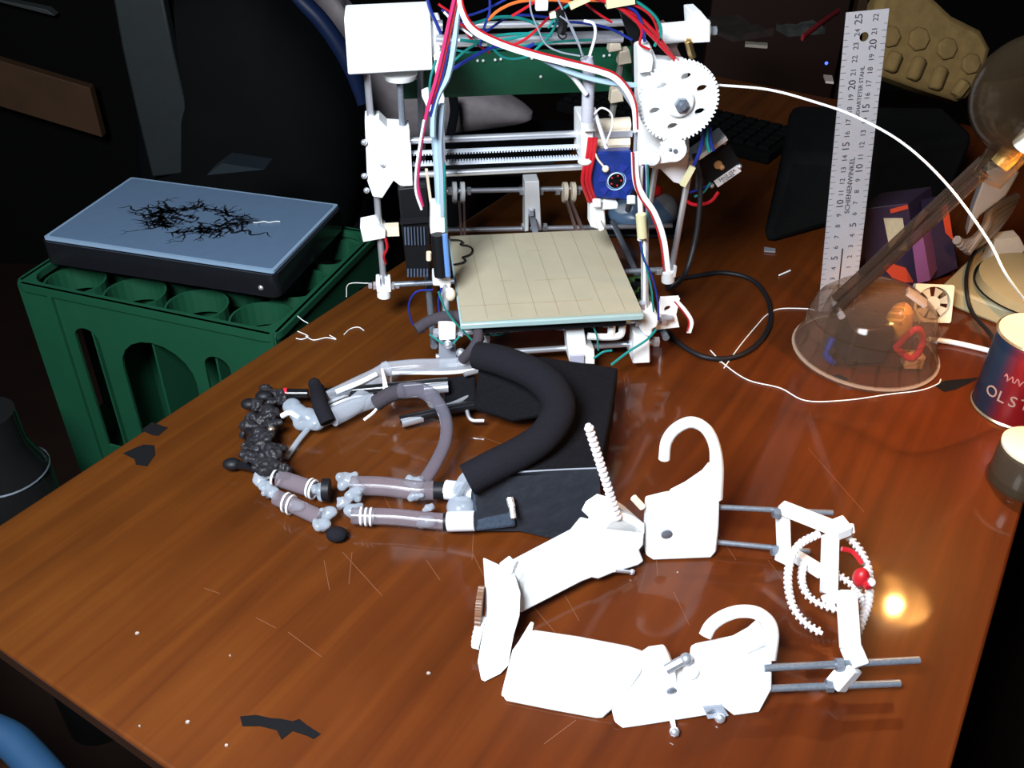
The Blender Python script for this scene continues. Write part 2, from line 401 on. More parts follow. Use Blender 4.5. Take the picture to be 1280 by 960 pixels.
# black blower fan
fan = MB().prism([pp(*q, .13) for q in ((497, 236), (534, 232), (539, 343), (509, 348))], PY*.05).build('side_fan', BLACK, pr, bevel=.002)
gr = MB()
for k in range(7): gr.bar(pp(506+k*4, 284, .128), pp(507+k*4, 306, .128), .0012, .002)
gr.build('grille', mat('blue_grey_vane', (.06, .08, .12), .3), fan); gr = MB()
for k in range(7): gr.bar(pp(510+k*4, 336, .128), pp(510+k*4, 346, .128), .0012, .002)
gr.build('grille', mat('blue_grey_vane', (.06, .08, .12), .3), fan)
MB().bar(pp(500, 277, .126), pp(538, 274, .126), .004, .006).build('fan_rim', BLACKG, fan)
MB().cyl(pp(536, 315, .10), pp(536, 325, .10), .003, n=8).build('screw', IVORY, fan)
# frame clamps on the left frame rod
bracket(((538, 257), (556, 257), (557, 291), (538, 293)), .07, .02, name='frame_clamp')
MB().prism([pp(*q, .06) for q in ((541, 345), (562, 344), (564, 356), (561, 372), (552, 374), (550, 358), (541, 358))], PY*.02).build('frame_clamp', WHITE, pr, bevel=.002)
MB().sphere(pp(563, 368, .055), .006, (1, 1, 1.4)).build('wire_cap', IVORY, pr)
bracket(((527, 120), (536, 116), (541, 122), (556, 122), (555, 140), (536, 140)), .10, .02, name='frame_clamp')
bracket(((543, 75), (554, 70), (555, 95), (545, 97)), .10, .02, name='frame_clamp')
# black & blue cable sleeve beside bed
MB().tube([pp(547, 293, .055), pp(551, 345, .05)], .0075, 10).build('cable_sleeve', BLACK, pr)
MB().tube([pp(556, 293, .05), pp(560, 345, .045)], .0032, 8).build('blue_cable', mat('steel_blue_cable', (.10, .22, .5), .4), pr)
MB().bar(pp(533, 212, .09), pp(540, 265, .09), .006, .003).build('cable_tie', IVORY, pr)
# rear y-axis: washers, pulleys, bracket
for x in (568, 578, 706, 716):
    MB().cyl(pp(x-2.5, 240, .335), pp(x+2.5, 240, .335), .014, n=20).prism([pp(x-2, 238, .335), pp(x+2, 238, .335), pp(x+2.5, 254, .335), pp(x-1.5, 254, .335)], PY*.006).build('idler_washer', WHITE if x < 600 else IVORY, pr)
for x in (562, 586, 652, 676, 697, 722): MB().cyl(pp(x-2.5, 239, .34), pp(x+2.5, 239, .34), .0062, n=6).build('nut', STEEL, pr)
for x in (654, 681): MB().cyl(pp(x-2.5, 284, .34), pp(x+2.5, 284, .34), .0062, n=6).build('nut', STEEL, pr)
yb = bracket(((656, 227), (674, 226), (677, 289), (670, 289), (669, 262), (661, 262), (661, 289), (656, 290)), .325, .025, name='idler_bracket')
MB().pbox(pp(664, 265, .322), (.006, .01, .008)).build('nut_trap', STEEL, yb)
MB().bar(pp(665, 270, .33), pp(671, 300, .24), .008, .002).build('drive_belt', GREYM, pr)
for a_, b_ in (((574, 253), (577, 300)), ((713, 250), (733, 300)), ((580, 253), (581, 300)), ((708, 250), (724, 300))): MB().bar(pp(*a_, .33), pp(*b_, .21), .003, .005).build('drive_belt', BROWNBELT, pr)
# carriage with hot end and blue fan
ca = MB().prism([pp(*q, .115) for q in ((727, 152), (742, 152), (742, 205), (727, 205))], PY*.05).build('carriage', WHITE, pr, bevel=.0015)
MB().cyl(pp(742, 158, .13), pp(787, 155, .13), .008).build('bearing', IVORY, pr)
MB().cyl(pp(742, 179, .13), pp(786, 177, .13), .0085, n=8).build('bearing', IVORY, pr)
MB().bar(pp(742, 168, .125), pp(790, 166, .125), .006, .007).build('linear_bearing', STEEL, pr)
MB().pbox(pp(737, 156, .11), (.014, .008, .013)).build('end_stop_clamp', WHITE, pr, bevel=.001)
bf_o = pp(762, 220, .105)
fb = MB(); A = [(738, 191), (790, 189), (793, 235), (786, 251), (745, 247), (737, 240)]
fb.prism([pp(*q, .105) for q in A], PY*.014)
fb = fb.build('blue_fan', BLUEFAN, pr, bevel=.002, label='translucent blue hot-end fan')
core = MB().prism([pp(*q, .121) for q in ((740, 193), (788, 191), (790, 245), (742, 245))], PY*.016).build('heat_sink', mat('blue_anodised', (.015, .03, .18), .35, .6), fb)
cx, cy = 770, 226
ring = MB().lathe(pp(cx, cy, .104), [(.0085, 0), (.0105, -.0015), (.0115, 0)], axis=-PY, n=28, cap=False).build('fan_ring', LBLUE, fb)
MB().lathe(pp(cx, cy, .104), [(.0001, 0), (.0088, 0)], axis=-PY, n=24).build('fan_hub', BLACK, fb)
bl = MB()
for k in range(5):
    a = k*2*pi/5
    c = pp(cx, cy, .1035)+PX*(cos(a)*.006)+PZ*(sin(a)*.006); bl.sphere(c, .0012, nu=8, nv=6)
bl.build('red_mark', RED, fb)
bl = MB()
for k in range(7):
    a = k*2*pi/7; c = pp(cx, cy, .1035)
    d1 = PX*cos(a)+PZ*sin(a); d2 = PX*cos(a+.5)+PZ*sin(a+.5)
    bl.add([c+d1*.012, c+d2*.012, c+d2*.021, c+d1*.021], [(0, 1, 2, 3)])
bl.build('fan_blade', mat('deep_blue_blade', (.015, .03, .22), .25), fb)
MB().sphere(pp(757, 211, .10), .004).tube(spl([pp(757, 211, .10), pp(748, 200, .10), pp(744, 192, .10)]), .0012, 6).build('thermistor_bead', IVORY, pr)
for q in ((746, 254), (789, 250)):
    MB().cyl(pp(q[0], q[1]+5, .10), pp(q[0], q[1]-5, .105), .005).build('fan_screw', WHITE, fb)
for k, (x0, x1) in enumerate(((731, 728), (735, 733), (739, 737))):
    MB().tube(spl([pp(x0+6, 172, .11), pp(x0+3, 195, .10), pp(x1, 225, .10), pp(x1+8, 252, .11)]), .0022, 7).build('red_wire', RED, pr)
MB().sphere(pp(731, 202, .10), .005, (1.6, 1, .9)).build('cable_tie', WHITE2, pr)
MB().prism([pp(*q, .11) for q in ((738, 254), (757, 254), (756, 262), (758, 284), (750, 288), (738, 284))], PY*.02).prism([pp(*q, .105) for q in ((756, 252), (773, 254), (773, 262), (752, 263))], PY*.02).build('hot_end_mount', WHITE, pr, bevel=.002)
MB().tube([pp(747, 276, .1), pp(752, 286, .1)], .004, 8).build('hot_end_tip', WHITE2, pr)
# extruder: plate, big gear, small gear, motor
EX = .10
ep = bracket(((797, 60), (812, 54), (822, 75), (860, 78), (862, 190), (845, 203), (799, 208)), EX, .02, name='extruder_plate')
ep2 = bracket(((797, 57), (812, 55), (817, 75), (815, 90), (798, 92)), EX-.012, .012, name='extruder_rib')
holes = [circ(cos(a)*.0265, sin(a)*.0265, .0062, .0042, 14, a) for a in [radians(q) for q in (30, 80, 140, 200, 262, 335)]]
gc = pp(848, 126, EX-.03)
gr_ = MB().plate(gearpts(.0425, 56, .0026), holes, .008, gc, PX, PZ)
gr_ = gr_.build('large_gear', WHITE, pr, label='large white printed gear with oval holes')
MB().lathe(gc, [(.015, .004), (.0155, .007), (.013, .010)], axis=-PY, n=30).build('gear_hub', WHITE, gr_, bevel=.001)
MB().lathe(gc-PY*.010, [(.0075, 0), (.0075, .006)], axis=-PY, n=6).cyl(gc+PY*.02, gc-PY*.02, .0035, n=12).build('hobbed_bolt', DSTEEL, gr_)
sg = pp(841, 184, EX-.03)
sg_ = MB().plate(gearpts(.0135, 14, .0022), [circ(0, 0, .0026)], .010, sg, PX, PZ).lathe(sg, [(.0125, .005), (.0125, .010)], axis=-PY, n=30).build('small_gear', WHITE, pr)
MB().cyl(sg+PY*.03, sg-PY*.0115, .0025, n=10).sphere(sg-PY*.011-PX*.006+PZ*.002, .002, nu=8, nv=6).build('motor_shaft', DSTEEL, sg_)
MB().lathe(pp(815, 197, EX-.002), [(.008, 0), (.008, .004), (.003, .005)], axis=-PY, n=20).build('screw', WHITE, ep)
MB().prism([pp(*q, EX+.03) for q in ((812, 195), (862, 192), (856, 232), (842, 228), (826, 212), (812, 210))], PY*.02).build('bracket', WHITE2, pr, bevel=.001)
# filament drive block on top right
tb = MB().cyl(pp(826, 42, .12), pp(886, 37, .12), .0105, n=20).prism([pp(*q, .105) for q in ((864, 15), (876, 14), (888, 28), (888, 53), (866, 54))], PY*.03).build('motor_mount', WHITE, pr, bevel=.001)
MB().cyl(pp(888, 39, .12), pp(895, 39, .12), .005, n=6).build('nut', STEEL, tb)
MB().cyl(pp(860, 52, .11), pp(866, 72, .11), .004, n=8).cyl(pp(858, 51, .11), pp(868, 51, .11), .003, n=8).build('brass_fitting', mat('brass', (.6, .42, .2), .35, 1), pr)
MB().prism([pp(*q, .13) for q in ((775, 15), (790, 20), (812, 60), (850, 70), (845, 75), (808, 78), (806, 96), (792, 96), (792, 60))], PY*.01).build('motor_bracket', BLACK, pr, bevel=.001)
MB().prism([pp(*q, .125) for q in ((822, 32), (832, 28), (852, 72), (842, 74))], PY*.01).build('motor_bracket', BROWNBELT, pr)
for q in ((775, 62, 790, 82), (765, 110, 780, 130), (763, 52, 778, 66)):
    MB().prism([pp(*z, .20) for z in ((q[0], q[1]+3), (q[2]-3, q[1]), (q[2], q[3]-3), (q[0]-2, q[3]))], PY*.015).build('cable_connector', IVORY, pr, bevel=.001)
MB().tube([pp(776, 80, .21), pp(765, 145, .21)], .004, 8).build('frame_tube', mat('dull_grey_rod', (.2, .19, .17), .5), pr)
# stepper motor seen from behind
st = thing('tmp', (0, 0, 0), '', '') ; bpy.data.objects.remove(st)
so = pp(897, 205, .16); a = radians(37)
sx = PX*cos(a)+PZ*sin(a); sz = -PX*sin(a)+PZ*cos(a)
stp = MB().plate(rrect(-.023, -.024, .023, .024, .005), [], .04, so+PY*.02, sx, sz).build('stepper_motor', BLACK, pr, bevel=.001)
for i, j in ((-1, -1), (1, -1), (1, 1), (-1, 1)): MB().sphere(so+sx*(i*.0195)+sz*(j*.0195)-PY*.001, .0032, nu=10, nv=8).build('screw', STEEL, stp)
LABELW = mat('paper_label', (.62, .56, .54), .6)
MB().box(so+sx*.002-sz*.021-PY*.001, (.033, .001, .010), sx, PY, sz).build('paper_label', LABELW, stp)
MB().text('34H3 03A', .0055, so+sx*.002-sz*.0195-PY*.0018, sx, sz).text('STEPPER', .0045, so+sx*.002-sz*.0238-PY*.0018, sx, sz).build('label_print', BLACK, stp)
MB().bar(so+sx*.0+sz*.029-sx*.026, so+sz*.029+sx*.024, .03, .006, up=sz).build('motor_bracket', WHITE, pr, bevel=.001)
MB().lathe(so-PY*.001, [(.005, 0), (.005, .002)], axis=-PY, n=16).sphere(so+sx*.002-sz*.006-PY*.002, .0035).build('motor_wire_exit', mat('orange_brown_bead', (.45, .22, .08), .5), stp)
# green board
BD = .26
MB().prism([pp(*q, BD) for q in ((500, 70), (792, 58), (790, 113), (650, 118), (504, 124))], PY*.003).build('circuit_board', PCB, pr, label='long dark green circuit board behind the top rods')
so_ = MB()
for x, y in ((567, 79), (583, 77), (597, 76), (604, 76), (619, 75), (626, 74), (643, 74), (665, 73), (672, 72), (755, 70), (762, 69), (676, 96), (520, 98)): so_.sphere(pp(x, y, BD-.002), .0018, nu=6, nv=5)
so_.build('solder_joint', WHITE2, pr)
pcb = MB().prism([L(.205, .05, .05), L(.24, .05, .05), L(.24, .16, .05), L(.205, .16, .05)], PZ*.003).build('controller_board', PCB2, pr)
ch = MB()
for i in range(14): ch.pbox(L(.209+random.random()*.024, .055+random.random()*.1, .056), (.006, .005+.006*random.random(), .007))
ch.build('chip', BLACK, pcb)
# front left vertex
MB().prism([pp(*q, .02) for q in ((548, 405), (570, 404), (570, 425), (549, 426))], PY*.025).build('vertex_bracket', WHITE, pr, bevel=.0015)
MB().prism([pp(*q, .03) for q in ((549, 426), (569, 426), (572, 460), (549, 460))], PY*.012).build('vertex_foot', GREYM, pr, bevel=.001)
for q in ((544, 416), (575, 415)): MB().cyl(pp(q[0]-3, q[1], .033), pp(q[0]+3, q[1], .033), .006, n=6).build('nut', STEEL, pr)
for q in ((560, 431), (576, 441)): MB().sphere(pp(*q, .018), .0055, nu=14, nv=10).build('cap_nut', STEEL, pr)
MB().tube(spl([pp(606, 412, .025), pp(609, 425, .025), pp(603, 432, .025), pp(596, 430, .025)]), .0032, 8).pbox(pp(607, 413, .03), (.008, .01, .01)).build('u_bolt', WHITE2, pr)
MB().sphere(pp(616, 413, .028), .0055, nu=14, nv=10).build('cap_nut', WHITE, pr)
MB().tube(spl([pp(537, 418, .03), pp(560, 432, .02), pp(575, 420, .02)]), .0012, 6).build('teal_wire', TEAL, pr)
# centre front clamp
cc = MB().prism([pp(*q, .018) for q in ((706, 399), (728, 398), (733, 432), (743, 438), (744, 456), (712, 454))], PY*.03).build('centre_clamp', WHITE, pr, bevel=.0015)
MB().pbox(pp(721, 450, .016), (.016, .004, .014)).build('slot', mat('shaded_grey_plastic', (.4, .4, .5), .5), cc)
for q in ((698, 407), (704, 407), (757, 403), (796, 402), (829, 399), (788, 431), (820, 427)): MB().cyl(pp(q[0]-3, q[1], .036), pp(q[0]+3, q[1], .036), .0065, n=6).build('nut', STEEL, pr)
MB().tube(spl([pp(735, 420, .02), pp(757, 421, .02), pp(775, 419, .02), pp(778, 408, .02), pp(780, 401, .02), pp(788, 401, .02)]), .0042, 8).cyl(pp(764, 419, .02), pp(765, 400, .02), .0045).build('u_bolt', WHITE, pr)
MB().prism([pp(*q, .022) for q in ((800, 391), (820, 389), (824, 398), (822, 409), (816, 412), (815, 422), (806, 420), (800, 411))], PY*.025).build('vertex_bracket', WHITE, pr, bevel=.002)
MB().prism([pp(*q, .02) for q in ((793, 418), (812, 424), (813, 454), (791, 455))], PY*.025).build('vertex_foot', WHITE, pr, bevel=.0015)
o_ = pp(832, 392, .045)
MB().plate([(-.011, -.02), (.018, -.018), (.012, 0), (.014, .022), (-.008, .022)], [circ(.001, .008, .0045)], .006, o_, PX, PZ).build('corner_plate', WHITE, pr, bevel=.001)
MB().cyl(pp(803, 388, .03), pp(803, 378, .03), .005, n=6).build('nut', STEEL, pr)
# ------- wires on the printer
def wire(name, pts, r, m, n=6): return MB().tube(spl(pts, 7), r, n).build(name, m, pr)
def ribbon(name, pts, wdt, th, m, up):
    P_ = spl(pts, 7); mb = MB(); vs = []; fs = []
    for i, p in enumerate(P_):
        t = (P_[min(i+1, len(P_)-1)]-P_[max(i-1, 0)]).normalized(); s_ = t.cross(V(up)).normalized(); nn_ = s_.cross(t)
        vs += [p+s_*wdt/2+nn_*th/2, p-s_*wdt/2+nn_*th/2, p-s_*wdt/2-nn_*th/2, p+s_*wdt/2-nn_*th/2]
    k = len(P_); fs = [(i*4+j, i*4+(j+1) % 4, i*4+4+(j+1) % 4, i*4+4+j) for i in range(k-1) for j in range(4)]+[(0, 1, 2, 3), (k*4-4, k*4-3, k*4-2, k*4-1)]
    return mb.add(vs, fs).build(name, m, pr)
Wr = lambda l, q: [pp(a, b, q) for a, b in l]
path = [(574, -12), (578, 15), (592, 38), (625, 55), (665, 68), (705, 78), (745, 88), (768, 97), (784, 114), (793, 135), (795, 165)]
ribbon('ribbon_cable', Wr(path, .05), .0058, .0012, WHITE2, PY)
wire('red_wire', [p+PZ*.0032+PX*.0015 for p in Wr(path, .049)], .0011, RED)
wire('pale_cable', Wr([(665, 66), (700, 85), (730, 96), (760, 103), (796, 107)], .06), .0028, LBLUE)
wire('pale_cable', Wr([(690, 75), (715, 95), (733, 118)], .07), .0025, WHITE2)
wire('pale_cable', Wr([(745, 88), (768, 103), (783, 122), (795, 145), (794, 180), (793, 205)], .06), .0018, GREYM)
ribbon('ribbon_cable', Wr([(793, 190), (795, 225), (803, 245), (818, 268), (829, 300), (834, 340)], .05), .0075, .0012, WHITE2, PY)
wire('red_wire', Wr([(791, 190), (793, 226), (800, 247), (814, 268), (825, 300), (830, 338)], .047), .001, RED)
ribbon('ribbon_cable', Wr([(843, 374), (856, 388), (864, 402), (861, 416)], .02), .005, .0012, WHITE2, PY)
wire('red_wire', Wr([(843, 377), (854, 390), (861, 402), (859, 414)], .018), .0008, RED)
wire('spiral_wrap', Wr([(733, 72), (736, 90), (735, 120), (734, 152)], .08), .0065, mat('grey_spiral_wrap', (.42, .42, .48), .5, stretch=(1, 1, 30), var=.3), 10)
wire('white_wire', Wr([(737, 70), (744, 45), (742, 30), (730, 26)], .08), .0015, WHITE2)
wire('white_wire', Wr([(742, 135), (750, 160), (758, 185)], .085), .0022, WHITE2)
wire('white_wire', Wr([(742, 143), (752, 135), (764, 142), (765, 158), (757, 180)], .08), .001, WHITE2)
# bundle down the left frame
wire('pale_cable', Wr([(575, -10), (571, 25), (567, 60), (560, 95), (548, 118), (542, 140), (541, 170)], .06), .003, LBLUE)
wire('pale_cable', Wr([(544, 130), (544, 170), (547, 210), (549, 250), (551, 275)], .075), .0042, LBLUE)
wire('pale_cable', Wr([(553, 130), (550, 180), (552, 220), (553, 270)], .072), .0035, mat('light_steel_cable', (.3, .38, .45), .35))
wire('magenta_wire', Wr([(570, -10), (562, 25), (554, 62), (545, 100), (535, 135), (528, 170), (524, 200), (522, 230), (528, 258)], .055), .002, mat('magenta_wire', (.5, .02, .12), .4))
wire('red_wire', Wr([(573, -12), (566, 25), (557, 65), (549, 100), (539, 130)], .057), .0016, RED)
wire('blue_wire', Wr([(566, 5), (560, 60), (553, 95), (545, 120), (538, 145)], .058), .0016, BLUE)
wire('white_wire', Wr([(530, 150), (525, 180), (520, 215), (520, 240), (527, 262)], .053), .0014, WHITE2)
wire('blue_wire', Wr([(532, -10), (538, 12), (545, 28), (551, 42)], .07), .0017, BLUE)
wire('teal_wire', Wr([(545, 75), (538, 100), (537, 125)], .075), .0013, TEAL)
wire('teal_wire', Wr([(556, 205), (556, 240), (557, 290)], .06), .001, TEAL)
wire('blue_wire', Wr([(541, 362), (520, 365), (511, 382), (516, 405), (530, 415)], .05), .0011, BLUE)
wire('blue_wire', Wr([(552, 360), (548, 375), (549, 390)], .045), .0012, BLUE)
wire('teal_wire', Wr([(548, 365), (556, 385), (568, 402), (585, 420), (602, 438)], .01), .0012, TEAL)
wire('teal_wire', Wr([(597, 418), (625, 418), (650, 408), (662, 405)], .02), .0011, TEAL)
wire('teal_wire', Wr([(739, 402), (746, 420), (748, 438)], .01), .001, TEAL)
wire('teal_wire', Wr([(742, 448), (754, 440), (765, 438)], .01), .0014, TEAL)
wire('teal_wire', Wr([(764, 456), (785, 440), (808, 425), (820, 412)], .005), .0016, TEAL)
wire('blue_wire', Wr([(800, 302), (805, 325), (815, 345), (822, 375), (823, 400)], .015), .0012, BLUE)
wire('teal_wire', Wr([(801, 305), (808, 335), (814, 360), (817, 390)], .015), .0011, TEAL)
wire('white_wire', Wr([(801, 208), (800, 240), (801, 270), (800, 300)], .06), .003, WHITE2)
for k, m in enumerate((RED, BLUE, LBLUE, TEAL)): wire('%s' % ('red_wire', 'blue_wire', 'pale_cable', 'teal_wire')[k], Wr([(803+k*2, 206), (804+k*2, 240), (805+k, 300)], .07), .0013, m)
MB().cyl(pp(801, 268, .055), pp(803, 296, .055), .0058, n=14).build('tape_wrap', MASK, pr)
# top tangle
TW_ = [
 (ORANGE, 'orange_wire', [(610, 25), (625, 12), (650, 2), (690, 0), (720, 4)], .09, .0016),
 (ORANGE, 'orange_wire', [(720, 0), (760, 2), (790, 12), (805, 30)], .10, .0016),
 (TEAL, 'teal_wire', [(590, 30), (620, 22), (650, 23), (675, 35), (640, 48), (600, 52), (575, 50)], .11, .0017),
 (TEAL, 'teal_wire', [(565, 78), (590, 58), (620, 45), (660, 42), (690, 45)], .11, .0014),
 (TEAL, 'teal_wire', [(610, 55), (630, 72), (655, 72), (672, 60), (690, 40), (700, 15)], .10, .0014),
 (BLUE, 'blue_wire', [(560, 90), (590, 72), (620, 58), (650, 62), (668, 55)], .10, .0020),
 (BLUE, 'blue_wire', [(612, -8), (612, 15), (605, 35), (600, 58)], .09, .0013),
 (BLUE, 'blue_wire', [(560, 25), (600, 15), (640, -5)], .10, .0012),
 (RED, 'red_wire', [(575, 30), (600, 45), (625, 58), (655, 50), (690, 18), (710, 0)], .10, .0014),
 (RED, 'red_wire', [(640, 20), (660, 8), (680, -6)], .09, .0014),
 (RED, 'red_wire', [(720, -5), (745, 15), (765, 28)], .09, .0012),
 (RED, 'red_wire', [(735, -6), (775, 10), (810, 40), (835, 66), (848, 78)], .08, .0022),
 (RED, 'red_wire', [(748, -6), (790, 15), (818, 40), (840, 70)], .085, .0018),
 (RED, 'red_wire', [(790, 20), (802, 38), (800, 55), (812, 62)], .08, .0014),
 (TEAL, 'teal_wire', [(775, -8), (800, 5), (820, 22), (826, 40), (818, 58)], .08, .0016),
 (BLUE, 'blue_wire', [(770, 2), (795, 15), (803, 35), (806, 52)], .08, .0016),
 (RED, 'red_wire', [(775, 0), (800, 10), (815, 22), (822, 40), (822, 55)], .078, .0012),
 (GREYM, 'grey_wire', [(662, -5), (664, 15), (672, 35), (682, 55), (700, 65), (725, 70)], .07, .0009),
 (GREYM, 'grey_wire', [(695, -6), (706, 18), (716, 40), (726, 62), (730, 72)], .07, .0009),
 (GREYM, 'grey_wire', [(700, 20), (712, 30), (722, 50), (728, 70)], .068, .0009),
 (TEAL, 'teal_wire', [(685, 35), (700, 15), (712, 5)], .075, .0013),
 (BLUE, 'blue_wire', [(690, 30), (720, 28), (760, 35), (790, 50)], .11, .0014),
 (TEAL, 'teal_wire', [(560, 60), (590, 66), (630, 60), (700, 52), (740, 50)], .12, .0013),
 (BLUE, 'blue_wire', [(552, 12), (575, 28), (600, 42), (640, 20), (690, 22)], .12, .0013),
 (RED, 'red_wire', [(548, 5), (570, 22), (590, 50), (612, 66)], .12, .0013),
 (WHITE2, 'white_wire', [(555, 15), (570, 30), (590, 45)], .07, .0012),
]
for m, nme, l, q, r in TW_: wire(nme, Wr(l, q), r, m)
wire('red_wire', Wr([(855, 247), (862, 254), (872, 256), (888, 252), (898, 240)], .15), .0022, RED)
wire('teal_wire', Wr([(868, 246), (880, 240), (888, 228)], .15), .0014, TEAL)
wire('blue_wire', Wr([(854, 243), (870, 238), (885, 232)], .152), .0014, BLUE)
wire('blue_wire', Wr([(880, 160), (876, 185), (868, 205), (860, 218)], .09), .0022, BLUE)
wire('teal_wire', Wr([(884, 160), (884, 178), (887, 190)], .09), .0018, TEAL)
wire('blue_wire', Wr([(888, 158), (888, 175), (892, 188)], .092), .002, BLUE)
MB().bar(pp(853, 232, .08), pp(866, 208, .08), .005, .006).build('tape_wrap', MASK, pr)
MB().pbox(pp(677, 6, .07), (.012, .008, .010)).build('wire_connector', WHITE2, pr, bevel=.001)
MB().bar(pp(712, 8, .07), pp(736, -3, .07), .008, .005).build('tape_wrap', MASK, pr)
MB().bar(pp(757, 4, .08), pp(792, -2, .08), .012, .008).build('tape_wrap', MASK, pr)
MB().tube(spl(Wr([(700, 12), (704, 30), (700, 42)], .072)), .0045, 8).tube(spl(Wr([(703, 38), (708, 45), (703, 49), (698, 44), (701, 38)], .072)), .0008, 6).build('black_connector', BLACK, pr)
MB().bar(pp(690, 15, .075), pp(691, 22, .075), .006, .006).build('wire_connector', IVORY, pr)

# ------------------------------------------------------------------ filament and cables
EXIT = pp(893, 106, EX); TC_TOP = at(1250, 520, 0)+V((.030, .016, .101))
f_ = [EXIT, aty(960, 112, .98), aty(1020, 128, .96), aty(1070, 146, .93), aty(1130, 180, .90), aty(1185, 232, .87), aty(1235, 300, .84), aty(1262, 350, .82), TC_TOP]
FILC = f_
tag(MB().tube(spl(f_, 10), .0013, 8).build('filament_strand', FIL), 'white plastic filament arching from the printer gear down into the red tin', 'filament')
k = [pp(868, 192, .13), pp(875, 225, .12), pp(874, 265, .11), pp(868, 305, .10), pp(855, 345, .09), at(836, 362, .03), at(838, 352, .006), at(870, 345, .004), at(905, 341, .004), at(940, 350, .004), at(960, 375, .004), at(962, 405, .004), at(945, 432, .004), at(915, 447, .004), at(880, 446, .004), at(850, 430, .004), at(834, 414, .004), at(815, 402, .012)]
tag(MB().tube(spl(k, 8), .0032, 10).build('power_cable', RUBBER), 'thick black cable dropping beside the printer and looping on the table', 'cable')
tag(MB().tube(spl([at(*q, .0012) for q in ((905, 460), (925, 432), (945, 408), (958, 394), (975, 386), (1010, 386), (1018, 388))], 6), .0007, 6).build('filament_strand', FIL), 'thin white filament lying bent beside the black cable loop', 'filament')
tag(MB().tube(spl([at(*q, .0012) for q in ((888, 438), (905, 455), (935, 475), (975, 485), (1008, 501), (1060, 500), (1110, 493), (1150, 488), (1172, 480), (1176, 474))], 6), .0007, 6).build('filament_strand', FIL), 'long thin white filament curving around the front of the clear lamp base', 'filament')
for l, lb in ((((370, 423), (378, 424), (385, 420), (372, 414)), 'tiny bent white filament clipping nearest the crate'),
          (((382, 420), (392, 425), (408, 422), (420, 424), (412, 419)), 'crinkled white filament clipping at left of the printer foot'),
          (((430, 418), (438, 411), (448, 409), (455, 413)), 'curved white filament clipping left of the printer front corner'),
          (((372, 395), (378, 400), (385, 404)), 'small straight filament clipping near the table edge'),
          (((433, 371), (436, 355), (462, 354)), 'thin L-shaped filament left of the rod foot')):
    tag(MB().tube(spl([at(*q, .001) for q in l], 5), .0006, 5).build('filament_clipping', FIL), lb, 'filament clipping', 'filament clippings on the table')

# flecks
FL = [(171, 792, 'fleck of white plastic near left edge of table'), (288, 820, 'bright white fleck in the left middle of table'), (234, 903, 'white fleck left of the black tape scrap'), (535, 842, 'grey-white crumb left of the white lower finger'), (847, 716, 'white crumb under the upper white block'), (283, 932, 'white fleck below the black tape scrap'), (175, 908, 'small fleck closest to the near table edge'), (900, 453, 'pale chip by the black cable loop'), (895, 240, None)]
for x, y, lb in FL[:-1]:
    c = at(x, y, 0); mb = MB(); r = .0013+.0005*sin(x)
    n = 5; ring_ = [c+V((cos(i*1.3+x)*r*(1+.4*sin(i*5)), sin(i*1.3+x)*r*.8, 0)) for i in range(n)]
    mb.prism(ring_, (0, 0, .0012)); tag(mb.build('plastic_fleck', mat('dull_fleck', (.35, .3, .26), .7), smooth=False), lb, 'fleck', 'white flecks on the table')
TAPE = mat('black_tape', (.005, .005, .006), .8, spec=.12)
for l, lb in ((((177, 538), (190, 528), (210, 535), (198, 545), (190, 544)), 'square black tape scrap nearer the green crate'),
              (((154, 567), (167, 561), (180, 556), (193, 557), (194, 569), (184, 583), (170, 581), (168, 574)), 'ragged black tape scrap just below the square one'),
              (((300, 896), (320, 894), (338, 898), (352, 899), (366, 902), (374, 899), (384, 907), (401, 918), (392, 924), (384, 920), (366, 914), (352, 925), (346, 913), (326, 908), (303, 908)), 'long ragged black tape scrap at the front of the table'),
              (((1168, 482), (1182, 476), (1205, 474), (1226, 472), (1212, 479), (1195, 487), (1180, 490)), 'dark smudge of dried glue between lamp and tin'),
              (((1040, 470), (1048, 468), (1060, 474), (1050, 480)), 'small dark smudge in front of the clear lamp base')):
    tag(MB().prism([at(*q, 0) for q in l], (0, 0, .0006)).build('tape_scrap', TAPE, smooth=False), lb, 'tape scrap')

# ------------------------------------------------------------------ white printed exoskeleton
ex = thing('printed_exoskeleton', at(800, 790, 0), 'white 3D-printed hooked finger exoskeleton lying open on the table front', 'exoskeleton')
def tp(T, pts, th, name, m=WHITE, bev=.002, parent=None): return MB().prism([V((p.x, p.y, max(p.z, .0008))) for p in T.poly(pts)], T.back*th).build(name, m, parent or ex, bevel=bev)
def arcpts(T, ctr, wpx, plane=None):
    """band outline around a px centre line"""
    P_ = spl([V((a, b, 0)) for a, b in ctr], 5); A = []; B = []
    for i, p in enumerate(P_):
        t = (P_[min(i+1, len(P_)-1)]-P_[max(i-1, 0)]).normalized(); s_ = V((-t.y, t.x, 0))
        w_ = wpx[0]+(wpx[1]-wpx[0])*i/(len(P_)-1)
        A.append((p.x+s_.x*w_/2, p.y+s_.y*w_/2)); B.append((p.x-s_.x*w_/2, p.y-s_.y*w_/2))
    return A+B[::-1]
